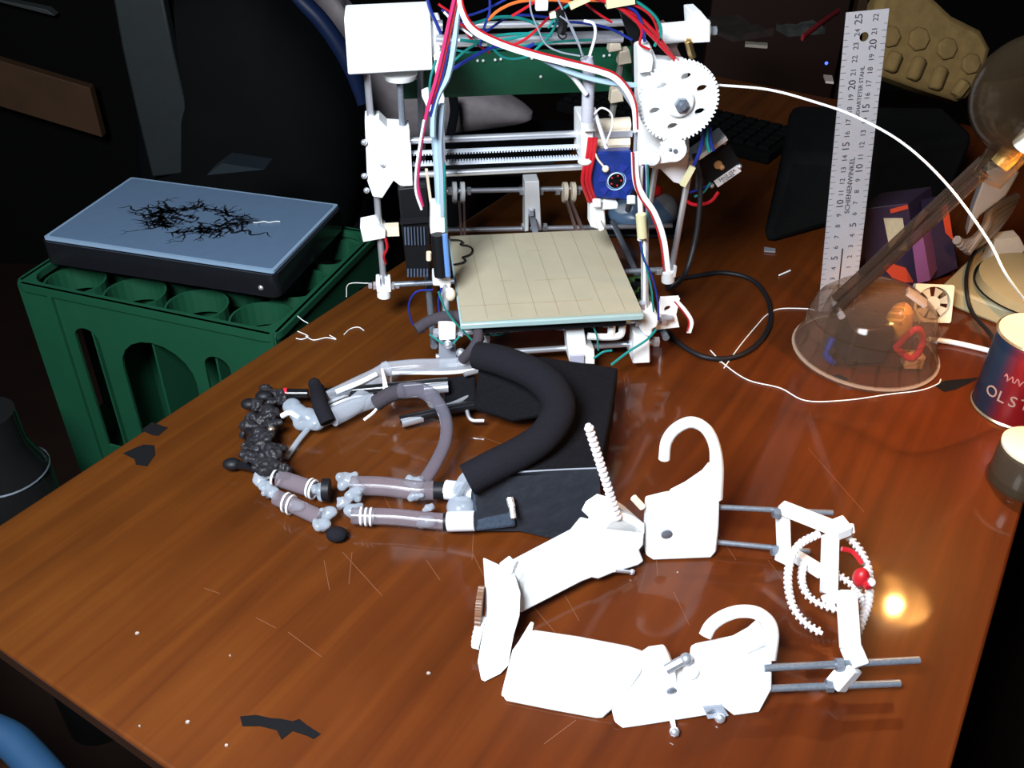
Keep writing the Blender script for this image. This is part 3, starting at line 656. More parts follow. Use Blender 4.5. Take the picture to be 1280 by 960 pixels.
# upper hooked block
T1 = Tilt((809, 702), (894, 699), 80)
ub = tp(T1, ((811, 640), (835, 634), (866, 629), (884, 622), (900, 605), (899, 660), (896, 690), (889, 699), (816, 702), (808, 695)), .022, 'hook_block')
hk = MB()
ctr = spl([V((x, y, 0)) for x, y in ((895, 628), (898, 590), (895, 562), (884, 542), (866, 534), (847, 542), (835, 558), (832, 580))], 5)
pts = [T1.p(p.x, p.y)+T1.back*.007 for p in ctr]
hk.tube(pts, [max(.0052, .0080-.0003*i) for i in range(len(pts))], 10)
hk.build('finger_hook', WHITE, ex)
tp(T1, ((842, 632), (862, 622), (884, 607), (893, 596), (893, 630)), .022, 'hook_web', bev=.001)
MB().lathe(T1.p(833, 667), [(.0052, 0), (.0052, .0015), (.003, .002)], axis=-T1.back, n=18).build('screw', DSTEEL, ub)
# upper knuckle and phalanx
T2 = Tilt((742, 748), (800, 716), 62)
tp(T2, ((738, 722), (750, 672), (758, 655), (768, 646), (782, 648), (795, 655), (806, 663), (805, 682), (800, 688), (806, 702), (798, 708), (770, 716), (748, 725)), .022, 'knuckle_block')
tp(T2, ((752, 662), (758, 650), (772, 640), (790, 645), (806, 655), (806, 668)), .03, 'knuckle_cap', bev=.001)
T3 = Tilt((648, 792), (742, 745), 60)
tp(T3, ((650, 714), (725, 674), (738, 658), (746, 660), (752, 674), (745, 722), (728, 728), (650, 768), (640, 740)), .016, 'phalanx')
tp(Tilt((642, 795), (648, 792), 60), ((639, 722), (652, 712), (660, 720), (650, 765), (643, 768)), .02, 'phalanx_lug', bev=.001)
MB().tube([T2.p(792, 622), T2.p(803, 634)], .0034, 8).build('spring_pin', IVORY, ex)
MB().tube([T2.p(768, 713), T2.p(790, 715)], .0018, 8).sphere(T2.p(790, 715), .003, nu=8, nv=6).build('screw', STEEL, ex)
# ribbed strap sticking up
A = T2.p(772, 648); B = T2.p(735, 531)+V((0, -.01, .02)); B = aty(735, 531, A.y+.004)
rb = MB(); n = 19; d = (B-A)/n
rb.cyl(A, B, .0026, n=8)
for i in range(n): rb.tube([A+d*(i+.05), A+d*(i+.2), A+d*(i+.5), A+d*(i+.65)], [.0024, .0042, .0042, .0024], 8)
rb.build('ribbed_strap', mat('pinkish_white_strap', (.78, .70, .72), .5), ex)
# bow-tie joint with spur gears
T4 = Tilt((600, 856), (662, 846), 40)
tp(T4, ((608, 715), (626, 723), (648, 735), (651, 742), (650, 770), (643, 793), (640, 808), (636, 832), (626, 843), (606, 853), (601, 850), (607, 815), (612, 780), (610, 745)), .018, 'joint_plate', bev=.001)
for q, r, nm in (((606, 815), .014, 'left'), ((641, 812), .013, 'r'), ((645, 735), .012, 'u')):
    o_ = T4.p(*q)+T4.back*.022-V((0, 0, .006)); o_.z = max(o_.z, .014)
    MB().plate(gearpts(r, 20, .0016), [], .006, o_, V((.3, .95, 0)).normalized(), V((0, 0, 1))).build('joint_gear', WHITE, ex)
MB().plate(gearpts(.016, 22, .0016), [], .005, T4.p(603, 772)+T4.back*.012, V((.1, .98, .1)).normalized(), V((0, 0, 1))).build('joint_gear', mat('brown_white_gear', (.16, .075, .04), .5), ex)
# lower phalanx
T5 = Tilt((626, 878), (752, 902), 55)
tp(T5, ((659, 809), (720, 818), (782, 830), (800, 836), (803, 842), (775, 880), (754, 900), (745, 902), (690, 892), (632, 880), (627, 872), (640, 840)), .02, 'phalanx', bev=.003)
tp(T5, ((632, 846), (640, 835), (655, 810), (660, 812), (634, 874), (626, 870)), .028, 'phalanx_lug', bev=.001)
# lower body
T6 = Tilt((772, 912), (948, 893), 55)
lb_ = tp(T6, ((806, 840), (818, 832), (838, 829), (845, 841), (847, 859), (872, 856), (908, 878), (884, 896), (800, 911), (778, 914), (767, 903), (772, 892)), .02, 'knuckle_block', bev=.002)
tp(T6, ((871, 832), (878, 828), (925, 818), (958, 800), (966, 806), (966, 862), (950, 893), (917, 897), (905, 886), (872, 881), (868, 860)), .02, 'hook_block', bev=.002)
hk = MB(); ctr = spl([V((x, y, 0)) for x, y in ((962, 830), (967, 800), (962, 783), (947, 773), (925, 772), (905, 779), (891, 790), (884, 803))], 5)
pts = [T6.p(p.x, p.y)+T6.back*.006 for p in ctr]
hk.tube(pts, [.0075-.0022*min(1, i/12) for i in range(len(pts))], 10).build('finger_hook', WHITE, ex)
tp(T6, ((925, 819), (945, 808), (957, 797), (962, 804), (962, 830)), .02, 'hook_web', bev=.001)
for q in ((839, 863), (888, 890)): MB().lathe(T6.p(*q), [(.004, 0), (.004, .0015), (.002, .002)], axis=-T6.back, n=14).build('screw', DSTEEL, ex)
MB().tube([T6.p(840, 897)-V((0, .002, 0)), at(843, 915, .005)], .0022, 8).sphere(at(843, 915, .005), .0042, nu=8, nv=6).build('screw', STEEL, ex)
MB().tube([T6.p(832, 837), T6.p(852, 829)+V((0, 0, .003))], .004, 8).sphere(T6.p(857, 827)+V((0, 0, .003)), .0052, nu=10, nv=8).build('hinge_pin', mat('grey_metal_pin', (.4, .42, .46), .4, .6), ex)
MB().sphere(T6.p(866, 844)+T6.back*.004, .007, nu=12, nv=8).build('hinge_knob', WHITE, ex)
MB().sphere(T6.p(898, 892)-T6.back*.004, .0045, nu=12, nv=8).build('screw', STEEL, ex)
MB().prism(T6.poly(((878, 882), (902, 880), (910, 892), (884, 896))), -T6.back*.002).build('nut_plate', GREYM, ex)
# rods
zA = T1.p(896, 643)+T1.back*.01; zB = T1.p(896, 687)+T1.back*.01
MB().cyl(zA, at(1041, 641, zA.z), .0026, n=12).build('rod', DSTEEL, ex)
MB().cyl(zB, at(1012, 689, zB.z), .0026, n=12).build('rod', DSTEEL, ex)
MB().cyl(at(955, 835, .030), at(1149, 825, .030), .0030, n=12).build('rod', DSTEEL, ex)
MB().cyl(at(955, 861, .012), at(1125, 854, .012), .0030, n=12).build('rod', DSTEEL, ex)
nn = MB()
for q in ((970, 641, zA.z), (968, 688, zB.z), (1049, 831, .030), (1037, 857, .012)):
    c = at(*q); MB().cyl(c-V((.003, 0, 0)), c+V((.003, 0, 0)), .0052, n=6).build('nut', DSTEEL, ex)
# right bracket links
LK = WHITE
def link(a, b, w_, h_): MB().bar(at(*a), at(*b), w_, h_).build('bracket_link', LK, ex, bevel=.0015)
link((976, 634, .05), (1052, 664, .060), .012, .010)
link((978, 636, .046), (980, 688, .010), .010, .012)
link((972, 690, .012), (988, 698, .008), .012, .012)
link((990, 692, .014), (1028, 716, .03), .010, .010)
link((1038, 668, .056), (1036, 742, .022), .012, .018)
link((1040, 664, .062), (1060, 656, .066), .016, .012)
link((1056, 655, .066), (1058, 668, .060), .014, .008)
link((1034, 742, .024), (1040, 756, .018), .010, .010)
link((1058, 738, .062), (1063, 812, .034), .014, .014)
link((1062, 806, .036), (1074, 834, .028), .013, .014)
link((1066, 832, .028), (1044, 858, .010), .014, .014)
for l, nm in ((((1022, 668), (1000, 680), (988, 700), (985, 730), (992, 760), (1008, 780), (1028, 792)), .05), (((1004, 706), (1002, 725), (1010, 745), (1030, 757), (1052, 762), (1068, 755)), .035), (((1062, 672), (1076, 690), (1086, 715), (1086, 750), (1078, 775), (1072, 790)), .05), (((1046, 718), (1064, 730), (1078, 748), (1082, 765)), .04)):
    P_ = spl([at(x, y, nm-.02*(y-668)/120) for x, y in l], 7); mb = MB().tube(P_, .0019, 8)
    acc = 0
    for i in range(len(P_)-1):
        sg = P_[i+1]-P_[i]; l_ = sg.length; dd = sg.normalized()
        while acc < l_:
            c = P_[i]+dd*acc; mb.tube([c-dd*.0014, c-dd*.0008, c+dd*.0008, c+dd*.0014], [.002, .0038, .0038, .002], 8); acc += .0046
        acc -= l_
    mb.build('bead_loop', mat('beaded_white_tie', (.72, .68, .68), .5), ex)
MB().sphere(at(1076, 722, .05), .007, (1, 1, 1.4)).tube(spl([at(1052, 686, .058), at(1066, 690, .056), at(1078, 705, .052)]), .0022, 6).tube(spl([at(1078, 722, .05), at(1085, 735, .05)]), .0028, 6).build('red_clip', RED, ex)
MB().sphere(at(1089, 728, .05), .0038).build('clip_end', WHITE, ex)

# ------------------------------------------------------------------ black tube-and-foam exoskeleton
bx = thing('tube_exoskeleton', at(600, 570, 0), 'black fabric wrist block with clear plastic tube fingers and charcoal foam collar', 'exoskeleton')
TZ = .062
Pt = [at(x, y, TZ) for x, y in ((600, 447), (640, 443), (773, 458), (762, 525), (749, 585), (590, 597))]
ctop = at(590, 662, 0); 
Pb = [V((p.x, p.y, 0)) for p in Pt]
Pt2 = [at(670, 444, TZ), at(773, 459, TZ), at(763, 520, TZ), at(749, 585, TZ), at(592, 594, TZ), at(628, 572, TZ), at(668, 545, TZ), at(690, 515, TZ)]
MB().hexa([V((p.x, p.y, 0)) for p in Pt2], Pt2).build('wrist_block', CLOTHB, bx, bevel=.003)
# front flap of cloth sloping to the tip
fl = MB()
F = [at(592, 594, TZ-.001), at(749, 586, TZ-.001), at(752, 652, .004), at(702, 676, .003), at(650, 664, .004), at(598, 664, .006)]
fl.prism(F, (0, .006, -.003)); fl.build('front_flap', mat('dark_blue_black_leather', (.010, .012, .018), .5, var=.4, scale=60, bump=.6), bx)
MB().tube(spl([at(590, 595, TZ), at(650, 590, TZ+.001), at(700, 587, TZ+.001), at(749, 585, TZ)]), .0008, 6).build('seam', mat('pale_grey_piping', (.25, .27, .32), .5), bx)
MB().prism([at(600, 445, TZ+.02), at(688, 470, TZ+.02), at(690, 520, .04), at(640, 528, .02), at(592, 512, .03)], (0, .02, -.012)).build('inner_cuff', CLOTHB, bx, bevel=.004)
MB().prism([at(555, 472, .03), at(594, 466, .034), at(596, 510, .02), at(556, 508, .016)], (0, .01, -.012)).build('black_strap', CLOTHB, bx, bevel=.003)
# foam collar
fc = spl([at(596, 444, .085), at(630, 452, .088), at(668, 468, .09), (at(692, 490, .09)), at(698, 515, .088), at(680, 545, .082), at(650, 566, .076), at(618, 582, .07), at(584, 600, .06)], 6)
nP = len(fc)
MB().tube(fc, [.010+.007*sin(pi*min(1, .25+.75*i/nP)) if i < nP*.6 else .0155 for i in range(nP)], 14, flat=1.0).build('foam_collar', FOAM, bx)
# grey foam tube resting by the printer corner
gt = spl([at(520, 412, .075), at(540, 400, .082), at(566, 395, .088), at(590, 402, .088), at(598, 418, .082), at(592, 434, .07), at(578, 450, .05)], 6)
MB().tube(gt, [.0065]*(len(gt)//2)+[.0058]*(len(gt)-len(gt)//2), 12).build('foam_tube', GREYF, bx)
def blob(q, r_, seed, m=FROST, nm='glue_knuckle', k=7, vox=.0013):
    rnd = random.Random(seed); c = at(*q); mb = MB()
    mb.sphere(c, r_*.72, (1.2, 1, .8), nu=12, nv=8)
    for i in range(k): mb.sphere(c+V((rnd.uniform(-1, 1)*r_*.8, rnd.uniform(-1, 1)*r_*.6, rnd.uniform(-.5, .5)*r_)), r_*rnd.uniform(.3, .5), nu=10, nv=7)
    o = mb.build(nm, m, bx); fuse(o, vox); return o
def fuse(o, vox):
    md = o.modifiers.new('remesh', 'REMESH'); md.mode = 'VOXEL'; md.voxel_size = vox; md.use_smooth_shade = True
    md = o.modifiers.new('smooth', 'SMOOTH'); md.factor = .7; md.iterations = 7
# clear tubing
def ct(l, r, m=CLEAR, nm='clear_tube', n=12): return MB().tube(spl([at(*q) for q in l], 5), r, n).build(nm, m, bx)
ct(((600, 452, .04), (560, 457, .035), (520, 458, .035), (478, 462, .03)), .0085)
ct(((600, 462, .04), (560, 466, .035), (520, 466, .03), (490, 466, .03)), .0022, WHITE2, 'cord')
ct(((486, 458, .034), (470, 468, .03), (445, 480, .03), (410, 497, .025)), .0075)
ct(((470, 468, .036), (450, 478, .036), (420, 490, .032)), .003, WHITE, 'white_cord')
ct(((472, 478, .022), (445, 505, .02), (415, 522, .02)), .0105)
ct(((468, 500, .018), (430, 514, .015), (395, 527, .015)), .0085)
ct(((478, 462, .04), (480, 490, .034), (470, 512, .028), (455, 525, .02)), .0016, WHITE2, 'cord')
ct(((478, 462, .04), (484, 485, .034), (486, 505, .03)), .0014, WHITE2, 'cord')
for k, z in ((0, .022), (5, .02)): ct(((478, 485+k, z), (440, 492+k, z), (400, 508+k, z)), .0016, WHITE2, 'cord')
# black rods
for l in (((395, 492, .02), (470, 486, .03), (560, 478, .035)), ((500, 526, .012), (560, 512, .018), (600, 505, .02)), ((350, 492, .02), (385, 492, .02))):
    MB().tube([at(*q) for q in l], .0055, 10).build('black_rod', BLACKG, bx)
MB().tube([at(502, 529, .012), at(528, 522, .013)], .0052, 10).build('rod_tip', STEEL, bx)
MB().tube(spl([at(535, 497, .022), at(540, 508, .02), at(562, 506, .02), at(590, 494, .022)]), .0024, 8).build('bent_wire', STEEL, bx)
MB().tube([at(530, 487, .034), at(560, 484, .035)], .006, 10).build('metal_sleeve', STEEL, bx)
MB().tube(spl([at(582, 505, .02), at(588, 524, .012), at(605, 526, .012)]), .0022, 8).build('bent_wire', STEEL, bx)
MB().tube([at(580, 468, .04), at(600, 463, .04)], .0028, 8).build('bent_wire', STEEL, bx)
# arched clear hose with foam end
MB().tube(spl([at(470, 504, .035), at(486, 494, .045), at(505, 488, .05)]), .0085, 12).build('foam_sleeve', GREYF, bx)
ct(((500, 489, .05), (525, 488, .055), (545, 500, .055), (557, 522, .05), (557, 550, .042), (545, 578, .032), (530, 602, .022)), [.0085]*10+[.0065]*21, mat('smoky_clear_tube', (.16, .15, .19), .15, clear=.38))
# hot glue clump + black strap at the far left
MB().tube(spl([at(396, 486, .03), at(400, 505, .034), at(410, 528, .022)]), .0085, 10).sphere(at(393, 480, .03), .007).build('rubber_band', FOAM, bx)
g = MB(); random.seed(11)
for q in ((372, 515, .02), (385, 520, .02), (395, 528, .016), (378, 528, .014), (365, 508, .02)): g.sphere(at(*q), .011, (1, 1, .8), nu=12, nv=8)
fuse(g.build('glue_lump', FROST, bx), .0018)
ct(((392, 528, .014), (375, 548, .008), (358, 572, .005)), .003, FROST, 'glue_string')
MB().tube(spl([at(352, 520, .02), at(362, 516, .024), at(374, 522, .02)]), .003, 8).build('white_hook', WHITE2, bx)
g = MB()
for i in range(95):
    t = random.random(); x = 336-16*sin(t*pi)+random.uniform(-17, 17); y = 494+98*t+random.uniform(-7, 7)
    if 0 < t < .3: x += 6
    if t > .75: x += 8
    g.sphere(at(x, y, .008+.020*random.random()), random.uniform(.004, .0085), (1, random.uniform(.6, 1.4), random.uniform(.6, 1.3)), nu=10, nv=7)
clump = g.build('taped_clump', mat('charcoal_tape_clump', (.015, .014, .017), .5, var=.8, scale=120, bump=1, spec=.4), bx); fuse(clump, .0013)
tex = bpy.data.textures.new('lumps', 'CLOUDS'); tex.noise_scale = .006
dm = clump.modifiers.new('lumps', 'DISPLACE'); dm.texture = tex; dm.strength = .007; dm.mid_level = .5; dm.texture_coords = 'LOCAL'
for q in ((312, 505, .02), (330, 495, .022), (320, 583, .01), (290, 580, .01)): MB().sphere(at(*q), .0075, (1.3, 1, .8), nu=12, nv=8).build('black_knob', RUBBER, bx)
MB().tube([at(290, 580, .01), at(316, 584, .012)], .004, 8).build('black_rod', BLACKG, bx)
MB().lathe(at(357, 492, .02), [(.0065, -.002), (.0065, .002)], axis=V((1, .1, 0)), n=16).build('red_ring', mat('bright_red_tape', (.75, .02, .04), .4), bx)
MB().sphere(at(339, 537, .028), .0035, nu=8, nv=6).build('brass_bead', mat('gold_bead', (.75, .55, .35), .3, .8), bx)
# front finger: two rows of tube segments with knuckles
VIO = mat('violet_clear_tube', (.24, .195, .225), .15, clear=.36)
ct(((350, 598, .014), (392, 612, .015)), .0088, VIO)
ct(((346, 622, .012), (372, 634, .012), (402, 648, .012)), .0080, VIO)
ct(((440, 607, .018), (480, 608, .02), (520, 613, .02), (542, 613, .02)), .0098, VIO)
ct(((440, 645, .014), (490, 646, .014), (530, 650, .014), (556, 652, .014)), .0082, VIO)
for kk, (q, r) in enumerate((((325, 600, .012), .010), ((340, 615, .012), .010), ((345, 592, .016), .009), ((400, 612, .016), .011), ((436, 600, .02), .012), ((445, 615, .018), .010), ((520, 604, .02), .011), ((520, 618, .02), .009),
             ((412, 640, .014), .010), ((404, 655, .012), .010), ((440, 638, .014), .011), ((430, 628, .014), .009), ((535, 652, .014), .010), ((536, 635, .016), .006), ((372, 632, .012), .009), ((330, 608, .01), .008))):
    blob(q, r*.95, kk)
for q in ((388, 610, .016), (392, 612, .016), (358, 628, .012), (364, 631, .012), (345, 597, .015)): MB().lathe(at(*q), [(.0085, -.001), (.0100, -.001), (.0104, 0), (.0100, .001), (.0085, .001)], axis=V((1, -.35, 0)), n=18, cap=False).build('tube_ring', WHITE2, bx)
for q in ((452, 645, .014), (458, 646, .014), (464, 646, .014)): MB().lathe(at(*q), [(.0080, -.001), (.0090, -.001), (.0094, 0), (.0090, .001), (.0080, .001)], axis=V((1, 0, 0)), n=18, cap=False).build('tube_ring', WHITE2, bx)
for q, q2, r in (((541, 613, .02), (556, 613, .02), .0085), ((554, 652, .014), (562, 652, .014), .0085), ((403, 612, .02), (412, 612, .02), .011)): MB().cyl(at(*q), at(*q2), r).build('rubber_joint', RUBBER, bx)
for q, q2, r in (((557, 612, .02), (592, 616, .022), .0098), ((560, 652, .014), (594, 651, .018), .0098)): MB().cyl(at(*q), at(*q2), r).build('white_sleeve', mat('milky_sleeve', (.7, .72, .78), .4), bx)
MB().sphere(at(421, 668, .008), .0085, (1.2, 1, .8)).build('black_brush', FOAM, bx)
MB().sphere(at(576, 634, .018), .014, (1, 1, .8)).tube(spl([at(572, 615, .03), at(580, 600, .045), at(588, 592, .05)]), .006, 8).build('glue_lump', FROST, bx)
MB().prism([at(590, 612, .03), at(640, 606, .038), at(645, 658, .016), at(592, 664, .012)], (0, .008, -.008)).build('velcro_strap', mat('navy_velcro', (.02, .03, .05), .9, var=.6, scale=300, bump=.8), bx, bevel=.003)
MB().tube([at(637, 622, .042), at(640, 634, .036)], .0036, 8).tube([at(640, 634, .036), at(642, 648, .03)], .003, 8).build('metal_button', STEEL, bx)

# ------------------------------------------------------------------ ruler behind the lamp
BR = at(1045, 398, 0); rt = Tilt((1020, 389), (1080, 389), 86)
bl_, br_ = rt.p(1022, 389), rt.p(1068, 389); tl, tr = rt.p(1059, 12), rt.p(1110, 14)
rl = thing('steel_ruler', bl_.lerp(br_, .5), 'pale metal ruler with black centimetre numbers standing upright behind the clear lamp base', 'ruler')
RU = ((tl+tr)/2-(bl_+br_)/2); RLn = RU.length; RU.normalize(); RX = (br_-bl_).normalized(); RX = (RX-RU*RX.dot(RU)).normalized()
RWd = ((tr-tl).length+(br_-bl_).length)/2; ro = (bl_+br_)/2
RN = RX.cross(RU)   # toward camera
if RN.dot(CAM-ro) < 0: RN = -RN
hw = RWd/2
MB().plate([(-hw, 0), (hw, 0), (hw, RLn), (-hw, RLn)], [circ(-.001, RLn-.028, .0052), [(-.001, .03), (.001, .03), (.001, .09), (-.001, .09)]], .0012, ro, RX, RU).build('blade', mat('brushed_pale_metal', (.40, .375, .39), .4, .15, var=.06, scale=30), rl)
mk = MB(); o1 = ro+RN*.0009
step = (RLn-.006)/25.5 if True else 0
for i in range(1, 26):
    h_ = RLn-.008-(25-i)*step*1.0
    if h_ > 0.01: mk.text(str(i), .0085 if i % 5 else .012, o1-RX*(hw*.38)+RU*h_, RU, -RX)
    if i <= 22 or True:
        j = i-3
        if j > 0 and h_ > .01: mk.text(str(j), .0085 if j % 5 else .012, o1+RX*(hw*.42)+RU*(h_-.0), RU, -RX)
for i in range(0, 250, 5):
    h_ = RLn-.008-(250-i)/10*step
    if h_ < .004: continue
    ln = .006 if i % 10 == 0 else .004
    mk.box(o1-RX*(hw-ln/2)+RU*h_, (ln, .0004, .0002), RX, RU, RN); mk.box(o1+RX*(hw-ln/2)+RU*h_, (ln, .0004, .0002), RX, RU, RN)
mk.text('SCHIENENWINKEL', .0085, o1+RU*(RLn*.46)+RX*.0005, RU, -RX); mk.text('GEHARTETER STAHL', .0065, o1+RU*(RLn*.76)+RX*.001, RU, -RX)
mk.build('ruler_marks', mat('dark_print', (.05, .04, .05), .5), rl, smooth=False)

# ------------------------------------------------------------------ clear desk lamp
lc = at(1083, 446, 0)+V((0, .01, 0))
lampo = thing('desk_lamp', lc, 'clear plastic desk lamp with see-through round base, slanted tubes and globe head', 'lamp')
BR_ = .086
base_prof = [(BR_, 0), (BR_, .004), (BR_*.97, .012), (BR_*.90, .022), (BR_*.88, .045), (BR_*.80, .066), (BR_*.62, .080), (BR_*.35, .088), (.004, .090)]
MB().lathe(lc, base_prof, n=48).build('lamp_base', mat('milky_clear_base', (.22, .15, .11), .07, clear=.12, trans=(.9, .84, .8), spec=1.0), lampo)
MB().lathe(lc, [(BR_*.98, .001), (BR_*1.02, .004), (BR_*.98, .007)], n=48, cap=False).build('base_rim', mat('clear_amber_rim', (.6, .42, .3), .12, clear=.35), lampo)
tr_ = MB().pbox(lc+V((-.012, -.012, .03)), (.05, .045, .05)).build('transformer', mat('dark_brown_metal', (.05, .03, .025), .35, .3, var=.3), lampo, bevel=.003)
MB().sphere(lc+V((.032, .0, .045)), .02, (.8, .8, 1.3)).build('amber_coil', mat('amber_coil', (.65, .30, .06), .3), lampo)
MB().tube(spl([lc+V(q) for q in ((.02, -.035, .03), (.035, -.04, .06), (.05, -.035, .04), (.04, -.042, .02), (.02, -.035, .03))]), .004, 8).build('red_wire_loop', RED, lampo)
MB().tube(spl([lc+V(q) for q in ((-.055, -.03, .04), (-.06, -.035, .02), (-.05, -.04, .01))]), .004, 8).build('blue_wire', BLUE, lampo)
MB().box(lc+V((.045, -.035, .014)), (.022, .018, .018)).build('terminal_block', mat('orange_amber_block', (.5, .22, .08), .4), lampo, bevel=.002)
swp = MB().plate(rrect(-.014, -.009, .014, .009, .002), [], .004, lc+V((.050, .012, .072)), V((.8, -.3, -.45)).normalized(), V((.3, .9, 0)).normalized())
swp.build('switch', WHITE2, lampo)
MB().lathe(lc, [(BR_*.60, .004), (BR_*.60, .055), (BR_*.56, .060), (BR_*.40, .062)], n=40, cap=False).build('inner_drum', CLEARL, lampo)
for h_ in (.030, .052): MB().lathe(lc, [(BR_*.885, h_-.0015), (BR_*.895, h_), (BR_*.885, h_+.0015)], n=48, cap=False).build('base_ridge', CLEARL, lampo)
for k in range(10):
    a_ = radians(185+k*19); MB().tube([lc+V((cos(a_)*BR_*.97, sin(a_)*BR_*.97, .006)), lc+V((cos(a_)*BR_*.90, sin(a_)*BR_*.90, .022)), lc+V((cos(a_)*BR_*.88, sin(a_)*BR_*.88, .034))], .0022, 6).build('skirt_rib', CLEARL, lampo)
# slats on the dome
sl = MB()
for k in range(7): sl.bar(lc+V((-.03+.003*k, -.045+.011*k, .074+.0022*k)), lc+V((.012+.004*k, -.05+.011*k, .073+.0022*k)), .004, .003)
sl.build('vent_slat', CLEARL, lampo)
# hinge
HG = at(1048, 385, .075)
MB().prism([HG+V(q) for q in ((-.014, -.01, -.03), (.006, -.01, -.03), (.014, -.01, .012), (.0, -.01, .022), (-.008, -.01, .0))], (0, .008, 0)).build('hinge_ear', CLEARL, lampo, bevel=.002)
MB().prism([HG+V(q) for q in ((-.014, .014, -.03), (.006, .014, -.03), (.014, .014, .012), (.0, .014, .022), (-.008, .014, .0))], (0, .008, 0)).build('hinge_ear', CLEARL, lampo, bevel=.002)
MB().cyl(HG+V((0, -.016, -.002)), HG+V((0, .026, -.002)), .004).build('hinge_bolt', STEEL, lampo)
AE = aty(1228, 214, .90)
TUBE = mat('smoky_amber_tube', (.08, .05, .035), .08, clear=.30, trans=(.62, .5, .42), spec=1.0, var=0)
for k in (0, 1):
    off = V((0, .010*k-.005, .010*k))
    MB().tube([HG+off+V((-.004, 0, 0)), AE+off], .0055, 12).build('arm_tube', TUBE, lampo)
MB().tube([HG+V((.02, .0, .028)), HG.lerp(AE, .62)+V((0, .0, .02))], .004, 8).build('arm_rod', mat('copper_inner_rod', (.12, .06, .04), .3, .6), lampo)
# head: globe and stem
GC = aty(1296, 122, .90)
HD = (GC-AE).normalized(); 
for nm_, R_, h0 in (('globe_shade', .060, 0), ('inner_shade', .052, 1)):
    pf = [(R_*sin(t), -R_*cos(t)) for t in [radians(q) for q in range(22, 178 if not h0 else 120, 6)]]
    pf += [(p[0]-.0015 if p[0] > .002 else .0005, p[1]) for p in pf[::-1]]
    MB().lathe(GC, pf, axis=V((-.25, .35, 1)), n=48, cap=False).build(nm_, CLEARL, lampo)
SB = aty(1262, 190, .895)
MB().tube([SB+V((.01, 0, .022)), SB+V((-.004, 0, -.004)), SB+V((-.014, 0, -.030))], [.021, .019, .016], 20).build('socket_tube', CLEARL, lampo)
MB().tube([SB+V((.008, 0, .01)), SB+V((-.006, 0, -.014))], [.012, .010], 14).build('socket', mat('amber_brass_socket', (.8, .55, .2), .25, .8), lampo)
MB().tube(spl([AE+V((0, 0, .006)), AE+V((.012, 0, .012)), SB]), .006, 10).build('neck', CLEARL, lampo)
MB().prism([SB+V(q) for q in ((.016, -.018, .030), (.03, -.018, .032), (.028, -.018, .022), (.022, -.018, .004), (.010, -.018, .002))], (0, .003, 0)).build('reflector_frame', mat('warm_white_plate', (.85, .8, .65), .4), lampo)
# the lit bulb, behind the frame edge
BC = V((.512, .850, .320))
bulb = MB().sphere(BC, .019, (1, 1, 1.3), nu=20, nv=14).build('bulb', mat('clear_bulb_glass', (.1, .08, .05), .05, clear=.04, trans=(1, .98, .95)), lampo, label='lit clear bulb')
MB().tube([BC+V((0, 0, -.014)), BC+V((0, 0, .016))], .003, 8).build('glowing_wire', mat('glowing_wire', (1.0, .6, .25), .3, emit=90), bulb)
MB().tube([BC+V((0, 0, .022)), BC+V((-.006, .012, .05))], .009, 12).build('bulb_cap', STEEL, lampo)
MB().tube(spl([BC+V((-.006, .012, .05)), BC+V((-.01, .02, .06)), GC+V((.03, 0, .02))]), .004, 8).build('bulb_stem', CLEARL, lampo)
MB().lathe(BC, [(.011, .040), (.030, .022), (.043, -.008), (.0415, -.008), (.029, .020), (.010, .038)], n=36, cap=False).build('added_reflector', mat('white_reflector', (.7, .68, .62), .5), lampo)  # unseen opaque cone added above the bulb to throw its light downward
pl = bpy.data.lights.new('bulb_light', 'POINT'); pl.energy = 15; pl.color = (1, .50, .15); pl.shadow_soft_size = .006
po = bpy.data.objects.new('bulb_light', pl); COL.objects.link(po); po.location = BC
# power cord
MB().tube(spl([at(1160, 424, .006), at(1185, 427, .0035), at(1210, 432, .0035), at(1244, 440, .0035), at(1285, 448, .0035)]), .0034, 10).build('power_cord', WHITE2, lampo)

# ------------------------------------------------------------------ tin and candle at the right
TC = at(1250, 520, 0)+V((.021, .016, 0)); TRd = .044; TH = .100
tin = thing('tin_can', TC, 'red and blue round tin with white letters and a cream lid, filament going in', 'tin')
def tinmat():
    m = mat('tin_print', (.42, .015, .02), .35, .2); nt = m.node_tree; N = nt.nodes; K = nt.links
    b = N['Principled BSDF']; g_ = N.new('ShaderNodeTexCoord'); sp = N.new('ShaderNodeSeparateXYZ'); K.new(g_.outputs['Object'], sp.inputs[0])
    r = N.new('ShaderNodeValToRGB'); r.color_ramp.interpolation = 'EASE'; e = r.color_ramp.elements
    e[0].position = .02; e[0].color = (.012, .025, .05, 1); e[1].position = .16; e[1].color = (.22, .006, .008, 1)
    mr = N.new('ShaderNodeMapRange'); mr.inputs[1].default_value = -.044; mr.inputs[2].default_value = .044; K.new(sp.outputs[0], mr.inputs[0]); K.new(mr.outputs[0], r.inputs[0])
    K.new(r.outputs[0], b.inputs['Base Color']); return m
MB().lathe(TC, [(TRd*.97, 0), (TRd, .003), (TRd, TH-.006), (TRd*.97, TH-.004)], n=48).build('body', tinmat(), tin)
MB().lathe(TC, [(TRd*1.01, .0), (TRd*1.04, .002), (TRd*1.01, .004)], n=48, cap=False).build('rim', mat('tin_rim', (.45, .38, .25), .3, .8), tin)
MB().lathe(TC, [(TRd*1.0, TH-.004), (TRd*1.04, TH-.002), (TRd*1.0, TH)], n=48, cap=False).build('rim', mat('tin_rim', (.45, .38, .25), .3, .8), tin)
